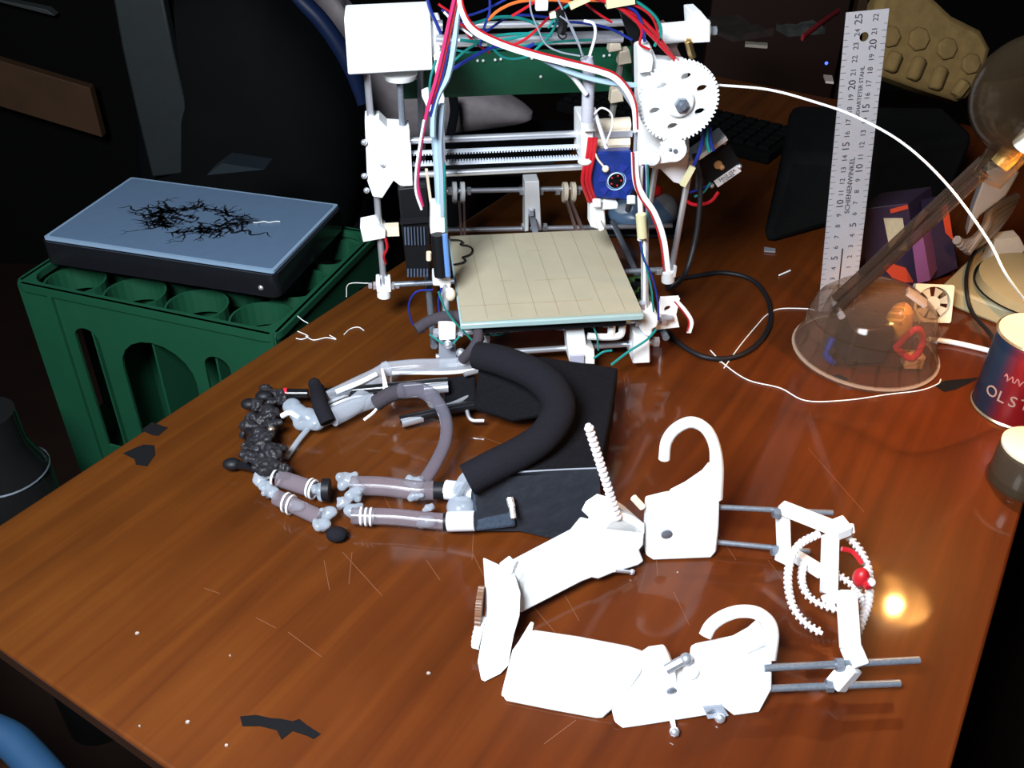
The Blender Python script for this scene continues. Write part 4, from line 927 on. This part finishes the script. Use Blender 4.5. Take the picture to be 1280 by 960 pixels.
MB().lathe(TC, [(TRd, TH-.003), (TRd*.98, TH), (TRd*.9, TH-.001), (.001, TH-.001)], n=48).build('lid', mat('cream_lid', (.72, .66, .48), .5, var=.15, scale=40), tin)
tx = MB()
for i, chh in enumerate('OLSTO'):
    a = radians(202+i*16); p = TC+V((cos(a)*(TRd+.0006), sin(a)*(TRd+.0006), .034))
    tx.text(chh, .019, p, V((-sin(a), cos(a), 0)), V((0, 0, 1)))
tx.build('lettering', mat('faded_white_print', (.42, .25, .2), .5), tin, smooth=False)
tx = MB(); P_ = []
for i in range(60):
    a = radians(212+i*1.4); P_.append(TC+V((cos(a)*(TRd+.0006), sin(a)*(TRd+.0006), .060+.0035*sin(i*1.1)+.0012*sin(i*2.7))))
tx.tube(P_, .0007, 5); tx.build('script_print', mat('faded_pink_print', (.5, .2, .18), .5), tin)
JC = at(1262, 612, 0)+V((.018, .012, 0)); JR = .034
jar = thing('candle_jar', JC, 'small round glass jar with cream top and black dot, in front of the red tin', 'jar')
MB().lathe(JC, [(JR*.95, 0), (JR, .004), (JR, .040), (JR*.97, .045)], n=40).build('glass_body', mat('brown_smoky_glass', (.07, .05, .032), .15, clear=.7, trans=(.6, .5, .4)), jar)
MB().lathe(JC, [(JR*.97, .040), (JR*.98, .047), (JR*.9, .049), (.001, .049)], n=40).build('cream_top', mat('cream_wax', (.75, .68, .5), .5), jar)
MB().lathe(JC, [(JR*1.04, 0), (JR*1.06, .003), (JR*1.03, .006), (JR*1.01, .012)], n=40, cap=False).build('clear_wrap', CLEARL, jar)
MB().lathe(JC+V((-.012, -.010, .049)), [(.0035, 0), (.0035, .0006)], n=14).build('black_dot', BLACK, jar)

# ------------------------------------------------------------------ behind the lamp: box, fan, cream base
bxo = thing('cardboard_box', at(1150, 348, 0), 'purple and orange printed carton with white label behind the lamp arm', 'box')
TB = Tilt((1085, 352), (1140, 356), 88); 
f1 = TB.poly(((1070, 262), (1135, 254), (1148, 356), (1086, 350)))
dp = V((.05, .055, 0))
MB().hexa([V((f1[3].x, f1[3].y, 0)), V((f1[2].x, f1[2].y, 0)), V((f1[2].x, f1[2].y, 0))+dp, V((f1[3].x, f1[3].y, 0))+dp], [f1[0], f1[1], f1[1]+dp, f1[0]+dp]).build('carton', mat('dark_purple_card', (.016, .008, .024), .5, var=.3, scale=12), bxo, bevel=.001)
off = -TB.back*.0012
MB().prism([p+off for p in TB.poly(((1104, 272), (1128, 272), (1134, 312), (1112, 312)))], off).build('label', mat('cream_label', (.35, .30, .2), .6, var=.2, scale=300), bxo)
MB().prism([p+off for p in TB.poly(((1102, 332), (1112, 328), (1132, 334), (1142, 352), (1120, 352)))], off).build('orange_print', mat('orange_print', (.35, .035, .012), .5), bxo)
MB().prism([p+off for p in TB.poly(((1112, 261), (1134, 255), (1135, 260), (1113, 266)))], off).build('orange_print', mat('orange_print', (.35, .035, .012), .5), bxo)
f2 = [aty(1138, 290, 1.12), aty(1152, 286, 1.12), aty(1163, 350, 1.12), aty(1147, 355, 1.12)]
MB().prism([p for p in f2], V((.02, .03, 0))).build('flap', mat('violet_flap', (.15, .05, .15), .5, var=.3, scale=20), bxo)
f3 = [aty(1152, 262, 1.15), aty(1184, 254, 1.15), aty(1197, 335, 1.15), aty(1165, 350, 1.15)]
MB().prism(f3, V((.01, .03, 0))).build('side_panel', mat('dark_purple_card', (.016, .008, .024), .5), bxo)
MB().prism([p+V((0, -.001, 0)) for p in (aty(1176, 258, 1.15), aty(1184, 254, 1.15), aty(1191, 300, 1.15), aty(1181, 290, 1.15))], V((0, -.001, 0))).build('orange_print', mat('orange_print', (.35, .035, .012), .5), bxo)
# little fan leaning there
fn = thing('cooling_fan', at(1170, 402, 0), 'small square white-framed fan leaning behind the lamp base', 'fan')
TFn = Tilt((1140, 402), (1186, 404), 62)
fo = TFn.p(1165, 379); fux = TFn.u; fuy = TFn.back*cos(radians(62))+PZ*sin(radians(62)); s_ = .0245
MB().plate(rrect(-s_, -s_, s_, s_, .003), [circ(0, 0, s_*.88, n=28)], .010, fo-fux.cross(fuy)*0, fux, fuy).build('fan_frame', mat('cream_white_plastic', (.72, .66, .52), .5), fn)
rm = MB().lathe(fo, [(.009, -.004), (.009, .004)], axis=fux.cross(fuy), n=20)
for k in range(7):
    a = 2*pi*k/7; d1 = fux*cos(a)+fuy*sin(a); d2 = fux*cos(a+.6)+fuy*sin(a+.6); nz_ = fux.cross(fuy)
    rm.prism([fo+d1*.008-nz_*.002, fo+d2*.008+nz_*.002, fo+d2*.0205+nz_*.002, fo+d1*.0205-nz_*.002], nz_*.001)
rm.build('fan_rotor', mat('pale_fan_blades', (.55, .52, .42), .5), fn)
# cream appliance base
ap_ = thing('appliance_base', at(1240, 360, 0), 'cream plastic appliance base with rounded black rim at right behind the lamp', 'appliance')
CRM = mat('cream_plastic', (.30, .255, .14), .5)
Pp = [at(1172, 378, .0), at(1250, 408, .0), at(1330, 425, .0), at(1350, 350, .0), at(1225, 326, .0)]
MB().hexa(Pp, [p+V((0, .004, .025)) for p in Pp]).build('base', CRM, ap_, bevel=.004)
MB().lathe(at(1302, 362, .025), [(.085, 0), (.085, .006), (.078, .012)], n=40).build('black_rim', BLACK, ap_)
MB().lathe(at(1302, 362, .037), [(.08, 0), (.079, .012), (.06, .016)], n=40).build('dome', CRM, ap_)
tag(MB().tube(spl([at(1258, 268, .06), at(1230, 262, .07), at(1244, 285, .06), at(1222, 310, .045), at(1210, 335, .035), at(1208, 362, .03), at(1215, 390, .012), at(1236, 415, .02), at(1242, 425, .03)], 7), .0026, 8).build('signal_cable', RUBBER), 'thin black cable hanging over the cream base to the red tin', 'cable')
# grey cable bundle / plastic bag
gb = MB(); random.seed(5)
for i in range(5):
    gb.tube(spl([aty(1196+i*3, 300+i*4, 1.12), aty(1215+i*4, 308-i*6, 1.14), aty(1240, 290-i*7, 1.16), aty(1262+i*2, 262-i*4, 1.2)]), .006, 8)
tag(gb.build('cable_bundle', mat('grey_brown_sleeve', (.16, .14, .13), .5)), 'bundle of grey cables behind the cream base', 'cable')
pb = MB(); P_ = [aty(1236, 208, 1.1), aty(1275, 215, 1.1), aty(1258, 245, 1.1), aty(1225, 270, 1.1), aty(1208, 296, 1.1), aty(1216, 262, 1.1)]
tag(pb.prism(P_, V((.01, .03, -.004))).build('plastic_strap', mat('translucent_grey_film', (.30, .28, .26), .3, clear=.5), bevel=.003), 'translucent grey plastic strap hanging behind the lamp head', 'strap')
tag(MB().prism([aty(1244, 300, 1.16), aty(1274, 296, 1.16), aty(1282, 312, 1.16), aty(1262, 330, 1.16), aty(1222, 350, 1.16), aty(1238, 322, 1.16)], V((.0, .02, 0))).build('white_card', mat('grey_white_card', (.4, .38, .33), .6)), 'grey-white folded card on the cream base', 'card')

# ------------------------------------------------------------------ behind the printer on the table
ms = thing('computer_mouse', at(795, 292, 0), 'grey-blue computer mouse with red part behind the printer bed', 'mouse')
mc = at(800, 285, 0)
MB().sphere(mc+V((0, 0, .024)), .048, (1.05, .75, .48), nu=28, nv=16).build('shell', mat('steel_blue_plastic', (.12, .2, .32), .3), ms)
MB().sphere(mc+V((.035, .008, .026)), .03, (.7, .9, .8), nu=20, nv=12).build('side_grip', mat('mouse_grey', (.2, .18, .18), .6), ms)
MB().sphere(mc+V((-.018, -.01, .034)), .02, (1.2, .8, .5), nu=20, nv=12).build('button', mat('pale_mouse_button', (.45, .5, .55), .3), ms)
MB().sphere(mc+V((.02, .02, .052)), .011, (1, 1, .8)).build('red_button', mat('red_glossy', (.5, .01, .01), .2), ms)
MB().box(mc+V((.0, 0, .003)), (.12, .07, .006)).build('base', BLACK, ms, bevel=.002)

# black case on the table behind the ruler
TPp = lambda x, y: (lambda d: CAM+d*((V((0, 1.44, 0))-CAM).dot(V((.12, -1, .45)))/d.dot(V((.12, -1, .45)))))(ray(x, y))
CT = TPp(1180, 118).z-.012
bc = MB(); Pp = [at(985, 318, 0), at(1115, 372, 0), V((.80, 1.30, 0)), V((.60, 1.48, 0))]
cl0 = at(950, 312, 0)
tag(bc.hexa([cl0, V((cl0.x+.13, 1.315, 0)), V((.70, 1.41, 0)), V((.70, 1.56, 0)), V((.46, 1.56, 0))], [V((cl0.x+.04, 1.34, CT)), V((cl0.x+.14, 1.33, CT)), V((.72, 1.43, CT)), V((.72, 1.56, CT)), V((.46, 1.56, CT))]).build('black_case', mat('matte_black_nylon', (.005, .005, .005), .95, var=.3, spec=.05), bevel=.015), 'large black fabric case standing behind the upright ruler', 'case')
# tan padded thing with raised round cells
TP = mat('tan_foam', (.16, .10, .036), .9, var=.35, scale=60, bump=.5, spec=.1)
pn = V((.12, -1, .45)).normalized()
out = [(1085, 84), (1098, 0), (1110, -20), (1160, -12), (1192, 18), (1228, 36), (1241, 60), (1232, 95), (1212, 122), (1200, 126), (1150, 110), (1100, 92)]
pad = thing('foam_pad', TPp(1160, 110), 'tan padded object with raised round and long cells behind the ruler top', 'pad')
MB().prism([TPp(*q) for q in out], -pn*.05).build('pad_body', TP, pad, bevel=.012)
for q, r in (((1112, 46), .018), ((1147, 49), .020), ((1182, 61), .019), ((1212, 80), .018)):
    MB().lathe(TPp(*q), [(r*1.0, 0), (r*1.0, .004), (r*.9, .007), (.001, .008)], axis=pn, n=7).build('round_cell', TP, pad, bevel=.002)
for a, b in (((1120, 66), (1110, 90)), ((1150, 72), (1138, 100)), ((1177, 84), (1166, 112)), ((1206, 102), (1192, 120))):
    A = TPp(*a)+pn*.001; B = TPp(*b)+pn*.001; MB().tube([A, A.lerp(B, .15), A.lerp(B, .85), B], [.009, .013, .013, .009], 8).build('long_cell', TP, pad, bevel=.002)
# keyboard in the dark
kb = thing('computer_keyboard', V((.50, 1.50, 0)), 'black computer keyboard in shadow behind the extruder gear', 'keyboard')
ka = radians(-35); kx = V((cos(ka), sin(ka), 0)); ky = V((-sin(ka), cos(ka), 0)); kc = V((.30, 1.74, .0))
MB().box(kc+V((0, 0, .010)), (.44, .15, .02), kx, ky).build('housing', mat('matte_black', (.003, .003, .003), .95, spec=.05), kb, bevel=.003)
keys = MB()
for i in range(18):
    for j in range(5): keys.box(kc+kx*(-.203+i*.0238)+ky*(-.05+j*.025)+V((0, 0, .023)), (.018, .019, .007), kx, ky)
ko = keys.build('keys', mat('dark_keys', (.004, .004, .004), .9, spec=.05), kb); ko['kind'] = 'stuff'
# clutter far back
DK = mat('dark_brown_paper', (.035, .022, .018), .7, var=.6, scale=30)
random.seed(9)
for i, (x, y, w_, h_, an, lb, m, nm) in enumerate(((915, 38, .12, .16, .5, 'dark crumpled magazine at the far end of the table', DK, 'magazine'),
        (945, 58, .05, .022, -.2, 'pale folded paper slip on the dark magazine', mat('dim_paper', (.3, .25, .2), .8), 'paper_slip'),
        (1000, 40, .10, .06, .3, 'grey crumpled bag at the far end of the table', mat('dim_grey_bag', (.05, .05, .045), .6, var=.8, scale=25, bump=1), 'plastic_bag'))):
    c = at(x, y, 0) if i != 1 else at(x, y, .012); ux = V((cos(an), sin(an), 0)); uy = V((-sin(an), cos(an), 0))
    mb = MB(); n = 7; vs = []; base = []
    for a in range(n):
        for b in range(n):
            fx_ = a/(n-1)-.5; fy = b/(n-1)-.5; vs.append(c+ux*(fx_*w_)+uy*(fy*h_)+V((0, 0, .006+random.random()*(.001 if i == 1 else .014))))
    nb = len(vs); vs += [V((p.x, p.y, 0 if i != 1 else .012)) for p in vs]
    fs = [(a*n+b, a*n+b+1, (a+1)*n+b+1, (a+1)*n+b) for a in range(n-1) for b in range(n-1)]
    fs += [tuple(nb+k for k in f[::-1]) for f in fs]
    per = [b for b in range(n)]+[a*n+n-1 for a in range(1, n)]+[(n-1)*n+b for b in range(n-2, -1, -1)]+[a*n for a in range(n-2, 0, -1)]
    fs += [(per[k], per[(k+1) % len(per)], nb+per[(k+1) % len(per)], nb+per[k]) for k in range(len(per))]
    tag(mb.add(vs, fs).build(nm, m), lb, nm.replace('_', ' '))
tag(MB().tube(spl([at(1003, 47, .04), at(1025, 30, .05), at(1048, 14, .05)]), .008, 8, flat=.5).build('red_strap', mat('dark_red_strap', (.25, .01, .015), .6)), 'dark red strap left of the ruler top', 'strap')
tag(MB().prism([at(1029, 96, .03), at(1040, 97, .03), at(1042, 105, .03), at(1032, 104, .03)], (0, .002, .004)).build('paper_tag', mat('pinkish_tag', (.45, .35, .32), .7)), 'tiny pinkish tag left of the upper ruler', 'tag')
tag(MB().sphere(at(1033, 79, .03), .0035).build('indicator_light', mat('blue_led', (.05, .1, 1), .3, emit=3)), 'tiny blue indicator light left of the upper ruler', 'light')
tag(MB().prism([at(955, 310, .001), at(969, 312, .001), at(969, 316, .001), at(955, 315, .001)], (0, 0, .002)).build('metal_strip', STEEL), 'small metal strip at the foot of the black case', 'strip')
tag(MB().tube([at(974, 344, .002), at(988, 338, .002)], .0012, 6).build('filament_clipping', FIL), 'pale straight clipping in the dark left of the ruler', 'filament clipping', 'filament clippings on the table')

# ------------------------------------------------------------------ left side: crate, laptop, chair, cloth
cz = -.012
CA = at(22, 352, cz); CB = at(352, 420, cz)
cux = (CB-CA); cux.z = 0; cux.normalize(); cuy = V((-cux.y, cux.x, 0)); CW, CDp, CHt = .40, .30, .34
def crate(top, label, grp):
    o0 = V((CA.x, CA.y, top-CHt)); cr = thing('bottle_crate', o0+cux*CW/2+cuy*CDp/2, label, 'crate', grp)
    Zu = V((0, 0, 1))
    def arch(x0, x1, y0, y1):
        r = (x1-x0)/2; return [(x0, y0), (x1, y0)]+[(x0+r+cos(a)*r, y1-r*.9+sin(a)*r*.9) for a in [pi*k/10 for k in range(11)]]
    hf = [arch(.075, .115, .07, .285), arch(.145, .265, .07, .285), arch(.285, .325, .07, .285)]
    hs = [arch(.05, .085, .07, .28), arch(.105, .195, .07, .28), arch(.215, .25, .07, .28)]
    MB().plate(rrect(0, 0, CW, CHt, .006), hf, .004, o0, cux, Zu).build('side', GREEN, cr)
    MB().plate(rrect(0, 0, CW, CHt, .006), hf, .004, o0+cuy*CDp, cux, Zu).build('side', GREEN, cr)
    MB().plate(rrect(0, 0, CDp, CHt, .006), hs, .004, o0, cuy, Zu).build('side', GREEN, cr)
    MB().plate(rrect(0, 0, CDp, CHt, .006), hs, .004, o0+cux*CW, cuy, Zu).build('side', GREEN, cr)
    MB().plate(rrect(-.006, -.006, CW+.006, CDp+.006, .02), [rrect(.008, .008, CW-.008, CDp-.008, .03)], .010, o0+Zu*(CHt-.005), cux, cuy).build('rim', GREEN, cr)
    MB().box(o0+cux*CW/2+cuy*CDp/2+Zu*.005, (CW, CDp, .008), cux, cuy).build('bottom', GREEN, cr)
    dv = MB()
    for i in range(4):
        for j in range(3):
            c = o0+cux*(CW*(i+.5)/4)+cuy*(CDp*(j+.5)/3)+Zu*(CHt-.05); rad = .043; n = 24
            ringo = [c+cux*(cos(2*pi*k/n)*rad)+cuy*(sin(2*pi*k/n)*rad) for k in range(n)]
            ringi = [c+cux*(cos(2*pi*k/n)*(rad-.003))+cuy*(sin(2*pi*k/n)*(rad-.003)) for k in range(n)]
            for k in range(n): 
                q = [ringo[k], ringo[(k+1) % n], ringi[(k+1) % n], ringi[k]]; dv.prism(q, Zu*.035)
    for i in range(1, 4): dv.box(o0+cux*(CW*i/4)+cuy*CDp/2+Zu*(CHt*.45), (.003, CDp-.01, CHt*.75), cux, cuy)
    for j in range(1, 3): dv.box(o0+cuy*(CDp*j/3)+cux*CW/2+Zu*(CHt*.45), (CW-.01, .003, CHt*.75), cux, cuy)
    dv.build('bottle_divider', GREEN, cr)
    MB().box(o0+cux*.055-cuy*.004+Zu*(CHt/2), (.006, .006, CHt-.02), cux, cuy).build('rib', GREEN, cr)
crate(cz, 'green plastic bottle crate with arched openings left of the table, under the laptop', 'green bottle crates')
crate(cz-CHt-.003, 'lower green bottle crate underneath the one carrying the laptop', 'green bottle crates')
# laptop on the crate
LZ = cz+.048
lq = [at(57, 297, LZ), at(345, 336, LZ), at(420, 255, LZ), at(160, 218, LZ)]
lux = ((lq[1]-lq[0])+(lq[2]-lq[3])).normalized(); luy = V((-lux.y, lux.x, 0)); lcn = sum(lq, V((0, 0, 0)))/4
LWd = ((lq[1]-lq[0]).length+(lq[2]-lq[3]).length)/2; LDp = ((lq[3]-lq[0]).length+(lq[2]-lq[1]).length)/2
lp = thing('laptop', V((lcn.x, lcn.y, cz)), 'closed black laptop with pale blue-grey lid and black tendril print on the green crate', 'laptop')
cb = V((lcn.x, lcn.y, 0))
MB().plate(rrect(-LWd/2-.004, -LDp/2-.004, LWd/2+.004, LDp/2+.004, .012), [], .034, cb+V((0, 0, cz+.024)), lux, luy).build('body', BLACKG, lp, bevel=.003)
MB().plate(rrect(-LWd/2, -LDp/2, LWd/2, LDp/2, .004), [], .004, cb+V((0, 0, LZ-.004)), lux, luy).build('lid_edge', mat('pale_blue_edge', (.20, .29, .40), .4), lp)
MB().plate(rrect(-LWd/2+.005, -LDp/2+.005, LWd/2-.005, LDp/2-.005, .004), [], .001, cb+V((0, 0, LZ-.0018)), lux, luy).build('lid', mat('blue_grey_lid', (.085, .135, .21), .45), lp)
td = MB(); random.seed(21)
zt = LZ-.0010
def strip(pts, w0):
    n = len(pts); vs = []
    for i, p in enumerate(pts):
        a = pts[max(i-1, 0)]; b = pts[min(i+1, n-1)]; d = V((b[0]-a[0], b[1]-a[1], 0)); d = d.normalized() if d.length > 0 else V((1, 0, 0))
        w_ = w0*(1-i/(n-1))**.7+.0002
        q = cb+lux*p[0]+luy*p[1]; s2 = lux*(-d.y)+luy*d.x
        vs += [q+s2*w_+V((0, 0, zt)), q-s2*w_+V((0, 0, zt))]
    td.add(vs, [(2*i, 2*i+1, 2*i+3, 2*i+2) for i in range(n-1)])
def tendril(x, y, a, ln, w0, depth=0):
    pts = [(x, y)]; n = int(ln/.004)
    for i in range(max(3, n)):
        a += random.uniform(-.55, .55); x += cos(a)*.004; y += sin(a)*.004*.8
        if abs(x) > LWd/2-.02 or abs(y) > LDp/2-.015: break
        pts.append((x, y))
        if depth < 2 and random.random() < .22: tendril(x, y, a+random.choice((-1, 1))*random.uniform(.5, 1.2), ln*.45, w0*.5, depth+1)
    if len(pts) > 2: strip(pts, w0)
for i in range(90):
    a = random.uniform(0, 2*pi); r = random.uniform(.65, 1.05)
    tendril(cos(a)*.068*r, sin(a)*.035*r, a+random.choice((-1.3, 1.3, 0)), random.uniform(.02, .05), random.uniform(.001, .0026))
for sg_, y0 in ((-1, .006), (1, -.016), (-1, -.01), (1, .012)):
    pts = [(sg_*(.05+i*.0042), y0+.006*sin(i*.9)+.002*sin(i*2.1)) for i in range(20 if abs(y0) in (.006, .016) else 12)]; strip(pts, .0034)
for i in range(26):
    a = random.uniform(0, 2*pi); tendril(random.uniform(-.05, .05), random.uniform(-.02, .012), a, .02, .0022, 1)
td.build('tendril_print', mat('black_print', (.006, .008, .012), .5), lp, smooth=False)
MB().sphere(cb+lux*(LWd/2-.02)-luy*(LDp/2+.003)+V((0, 0, cz+.020)), .004).build('screw', STEEL, lp)
tag(MB().tube(spl([cb+lux*x+luy*y+V((0, 0, LZ)) for x, y in ((.085, .012), (.091, .014), (.098, .020), (.106, .019), (.114, .025), (.12, .026))]), .0006, 5).build('filament_clipping', FIL), 'squiggly white filament clipping on the laptop lid', 'filament clipping', 'filament clippings on the table')

# big black shell chair behind the laptop
chm = mat('black_shell', (.004, .0045, .005), .75, var=.3, scale=8, spec=.04)
chx = thing('office_chair', V((-.72, 2.0, -.74)), 'large black rounded moulded chair back behind the laptop and crate', 'chair')
YC = 1.95
sh = MB(); prof = [(150, -40), (318, -60), (345, -10), (385, 30), (420, 80), (445, 130), (456, 185), (455, 235), (445, 300), (410, 360), (300, 380), (180, 380), (160, 200)]
F = [aty(x, y, YC) for x, y in prof]; cF = sum(F, V((0, 0, 0)))/len(F)
lay = []
for k, (s_, dy) in enumerate(((1.0, .22), (1.0, .10), (.985, .03), (.94, -.02), (.85, -.06), (.6, -.10), (.3, -.12))):
    lay.append([cF+(p-cF)*s_+V((0, dy, 0)) for p in F])
n = len(F); vs = [p for l in lay for p in l]; fs = [(i*n+k, i*n+(k+1) % n, (i+1)*n+(k+1) % n, (i+1)*n+k) for i in range(len(lay)-1) for k in range(n)]
fs += [tuple(range(n))[::-1], tuple(range((len(lay)-1)*n, len(lay)*n))]
sh.add(vs, fs).build('backrest', chm, chx, sub=1)
rimp = [aty(x, y, YC+.06) for x, y in ((338, -60), (366, -10), (402, 28), (432, 74), (452, 128))]
MB().tube(spl(rimp), .02, 10).build('edge_trim', mat('dark_blue_trim', (.006, .014, .05), .35), chx)
st_ = [aty(x, y, YC-.10) for x, y in ((138, -20), (200, -20), (216, 60), (232, 130), (248, 215), (190, 222), (170, 140), (152, 60))]
MB().prism(st_, V((0, .03, 0))).build('grey_panel', mat('dim_grey_panel', (.008, .012, .013), .6, var=.3, scale=30), chx, bevel=.004)
MB().cyl(V((-.55, 2.12, -.42)), V((-.55, 2.12, -.70)), .03).build('post', BLACK, chx)
sb = MB()
for k in range(5):
    a = 2*pi*k/5; sb.bar(V((-.55, 2.12, -.69)), V((-.55+cos(a)*.3, 2.12+sin(a)*.3, -.72)), .05, .03)
sb.build('star_base', BLACK, chx)
MB().prism([V((-.85, 1.75, -.40)), V((-.35, 1.75, -.40)), V((-.35, 2.2, -.40)), V((-.85, 2.2, -.40))], (0, 0, .07)).build('seat', BLACK, chx, bevel=.03)
MB().prism([aty(258, 219, 1.45), aty(278, 204, 1.45), aty(330, 212, 1.45)], V((0, .06, -.006))).build('lever', mat('dim_grey_lever', (.012, .018, .022), .4), chx)
# wooden plank and pale strip at far left
PLK = mat('raw_plank', (.055, .022, .006), .7, var=.35, scale=12, stretch=(1, 6, 1))
A4 = [aty(-60, 58, 2.4), aty(112, 110, 2.4), aty(128, 172, 2.4), aty(-60, 115, 2.4)]
pk = tag(MB().prism(A4, V((0, .03, 0))).build('wooden_plank', PLK, bevel=.002), 'short raw wooden plank at the far left behind the crate', 'plank')
tag(MB().prism([aty(-60, -25, 2.45), aty(0, 0, 2.45), aty(58, 12, 2.45), aty(68, 20, 2.45), aty(0, 3, 2.45), aty(-60, -12, 2.45)], V((0, .03, 0))).build('metal_rail', mat('dim_rail', (.045, .05, .05), .5), bevel=.001), 'thin pale rail in the top left corner above the plank', 'rail')
sf = MB(); sf.box(V((-1.5, 2.75, -.2)), (1.3, .5, 1.1)); tag(sf.build('dark_cabinet', mat('dark_cabinet_wood', (.003, .0028, .0025), .9, spec=.08), bevel=.01), 'dark cabinet behind the plank at far left', 'cabinet')
# grey cloth heap behind the printer
def cloth(pts_px, yw, th, amp, label, name):
    mb = MB(); random.seed(3)
    F = [aty(x, y, yw) for x, y in pts_px]; c = sum(F, V((0, 0, 0)))/len(F); n = len(F); lay = []
    for s_, dy in ((1, th), (1.0, .02), (.96, 0), (.8, -.03), (.5, -.05), (.15, -.06)):
        lay.append([c+(p-c)*s_+V((0, dy+random.uniform(-amp, amp), random.uniform(-amp, amp))) for p in F])
    vs = [p for l in lay for p in l]; fs = [(i*n+k, i*n+(k+1) % n, (i+1)*n+(k+1) % n, (i+1)*n+k) for i in range(len(lay)-1) for k in range(n)]
    fs += [tuple(range(n))[::-1], tuple(range((len(lay)-1)*n, len(lay)*n))]
    return tag(mb.add(vs, fs).build(name, GREYC, sub=2), label, 'cloth')
cloth([(352, -40), (405, -25), (432, 10), (445, 60), (520, 85), (600, 105), (690, 148), (640, 166), (560, 172), (500, 178), (452, 172), (425, 120), (395, 60)], 2.34, .10, .012, 'crumpled grey cloth heaped behind the printer', 'grey_cloth')
tag(MB().tube(spl([aty(566, 118, 2.2), aty(568, 140, 2.2), aty(563, 168, 2.2)]), .011, 8, flat=.4).build('black_strap', CLOTHB), 'black strap hanging in front of the grey cloth under the green board', 'strap')
# dark support behind cloth (a stool)
stl = thing('stool', V((-.02, 2.46, -.74)), 'dark stool carrying the grey cloth behind the table', 'stool')
MB().box((.0, 2.46, -.335), (.40, .3, .05)).build('seat', BLACK, stl, bevel=.01)
for i in (-1, 1):
    for j in (-1, 1): MB().bar(V((.0+i*.16, 2.46+j*.11, -.35)), V((.0+i*.17, 2.46+j*.12, -.74)), .03, .03).build('leg', BLACK, stl)
# brown door panel top right
tag(MB().box((.95, 3.6, .1), (.5, .05, 1.6)).build('door_panel', mat('dark_mahogany', (.03, .010, .005), .5), bevel=.004), 'dark mahogany panel standing at the back right of the printer', 'panel')
tag(MB().box((1.235, 3.57, .1), (.035, .05, 1.6)).build('door_post', mat('dim_ochre_post', (.07, .035, .012), .6), bevel=.004), 'narrow ochre post right of the mahogany panel', 'post')
# dark glossy canister at left, lower
cn = thing('metal_canister', V((-.80, .92, -.74)), 'dark glossy metal canister on the floor at far left below the crate', 'canister')
cc_ = aty(-5, 560, .95)
CN = V((cc_.x, .95, 0))
cn.location = V((CN.x, CN.y, -.74)); CHILD[cn.name] = V((CN.x, CN.y, -.74))
MB().lathe(V((CN.x, CN.y, 0)), [(.055, -.74), (.055, -.20), (.05, -.19), (.038, -.15), (.038, -.10)], n=32).build('body', mat('dark_polished', (.02, .02, .02), .15, .6), cn)
MB().lathe(V((CN.x, CN.y, 0)), [(.0555, -.197), (.0565, -.195), (.0555, -.193)], n=32, cap=False).build('ring', DSTEEL, cn)
bn = thing('wooden_bench', C0+TV*.3-TU*.12+V((0, 0, -.74)), 'dark brown wooden bench with a blue curved tube rail below the near table edge', 'bench')
BQ = [C0-TV*.35-TU*.60, C0+TV*.75-TU*.60, C0+TV*.75+TU*.02, C0-TV*.35+TU*.02]
MB().prism([p+V((0, 0, -.31)) for p in BQ], (0, 0, .03)).build('seat', DKW, bn, bevel=.004)
for p in BQ: MB().bar(p.lerp(sum(BQ, V((0, 0, 0)))/4, .12)+V((0, 0, -.30)), p.lerp(sum(BQ, V((0, 0, 0)))/4, .12)+V((0, 0, -.74)), .04, .04).build('leg', DKW, bn)
# chair rail bottom left: blue rounded tube
bt_ = [at(-170, 900, -.12), at(-60, 903, -.12), at(0, 918, -.12), at(35, 945, -.12), at(85, 1010, -.12), at(110, 1100, -.13)]
BLU = mat('denim_blue_plastic', (.011, .042, .095), .5)
MB().tube(spl(bt_), .016, 14).build('blue_rail', BLU, bn, label='blue curved rail tube')
for p in (bt_[0], bt_[-1]): MB().tube([p, V((p.x, p.y, -.285))], .014, 12).build('rail_post', BLU, bn)
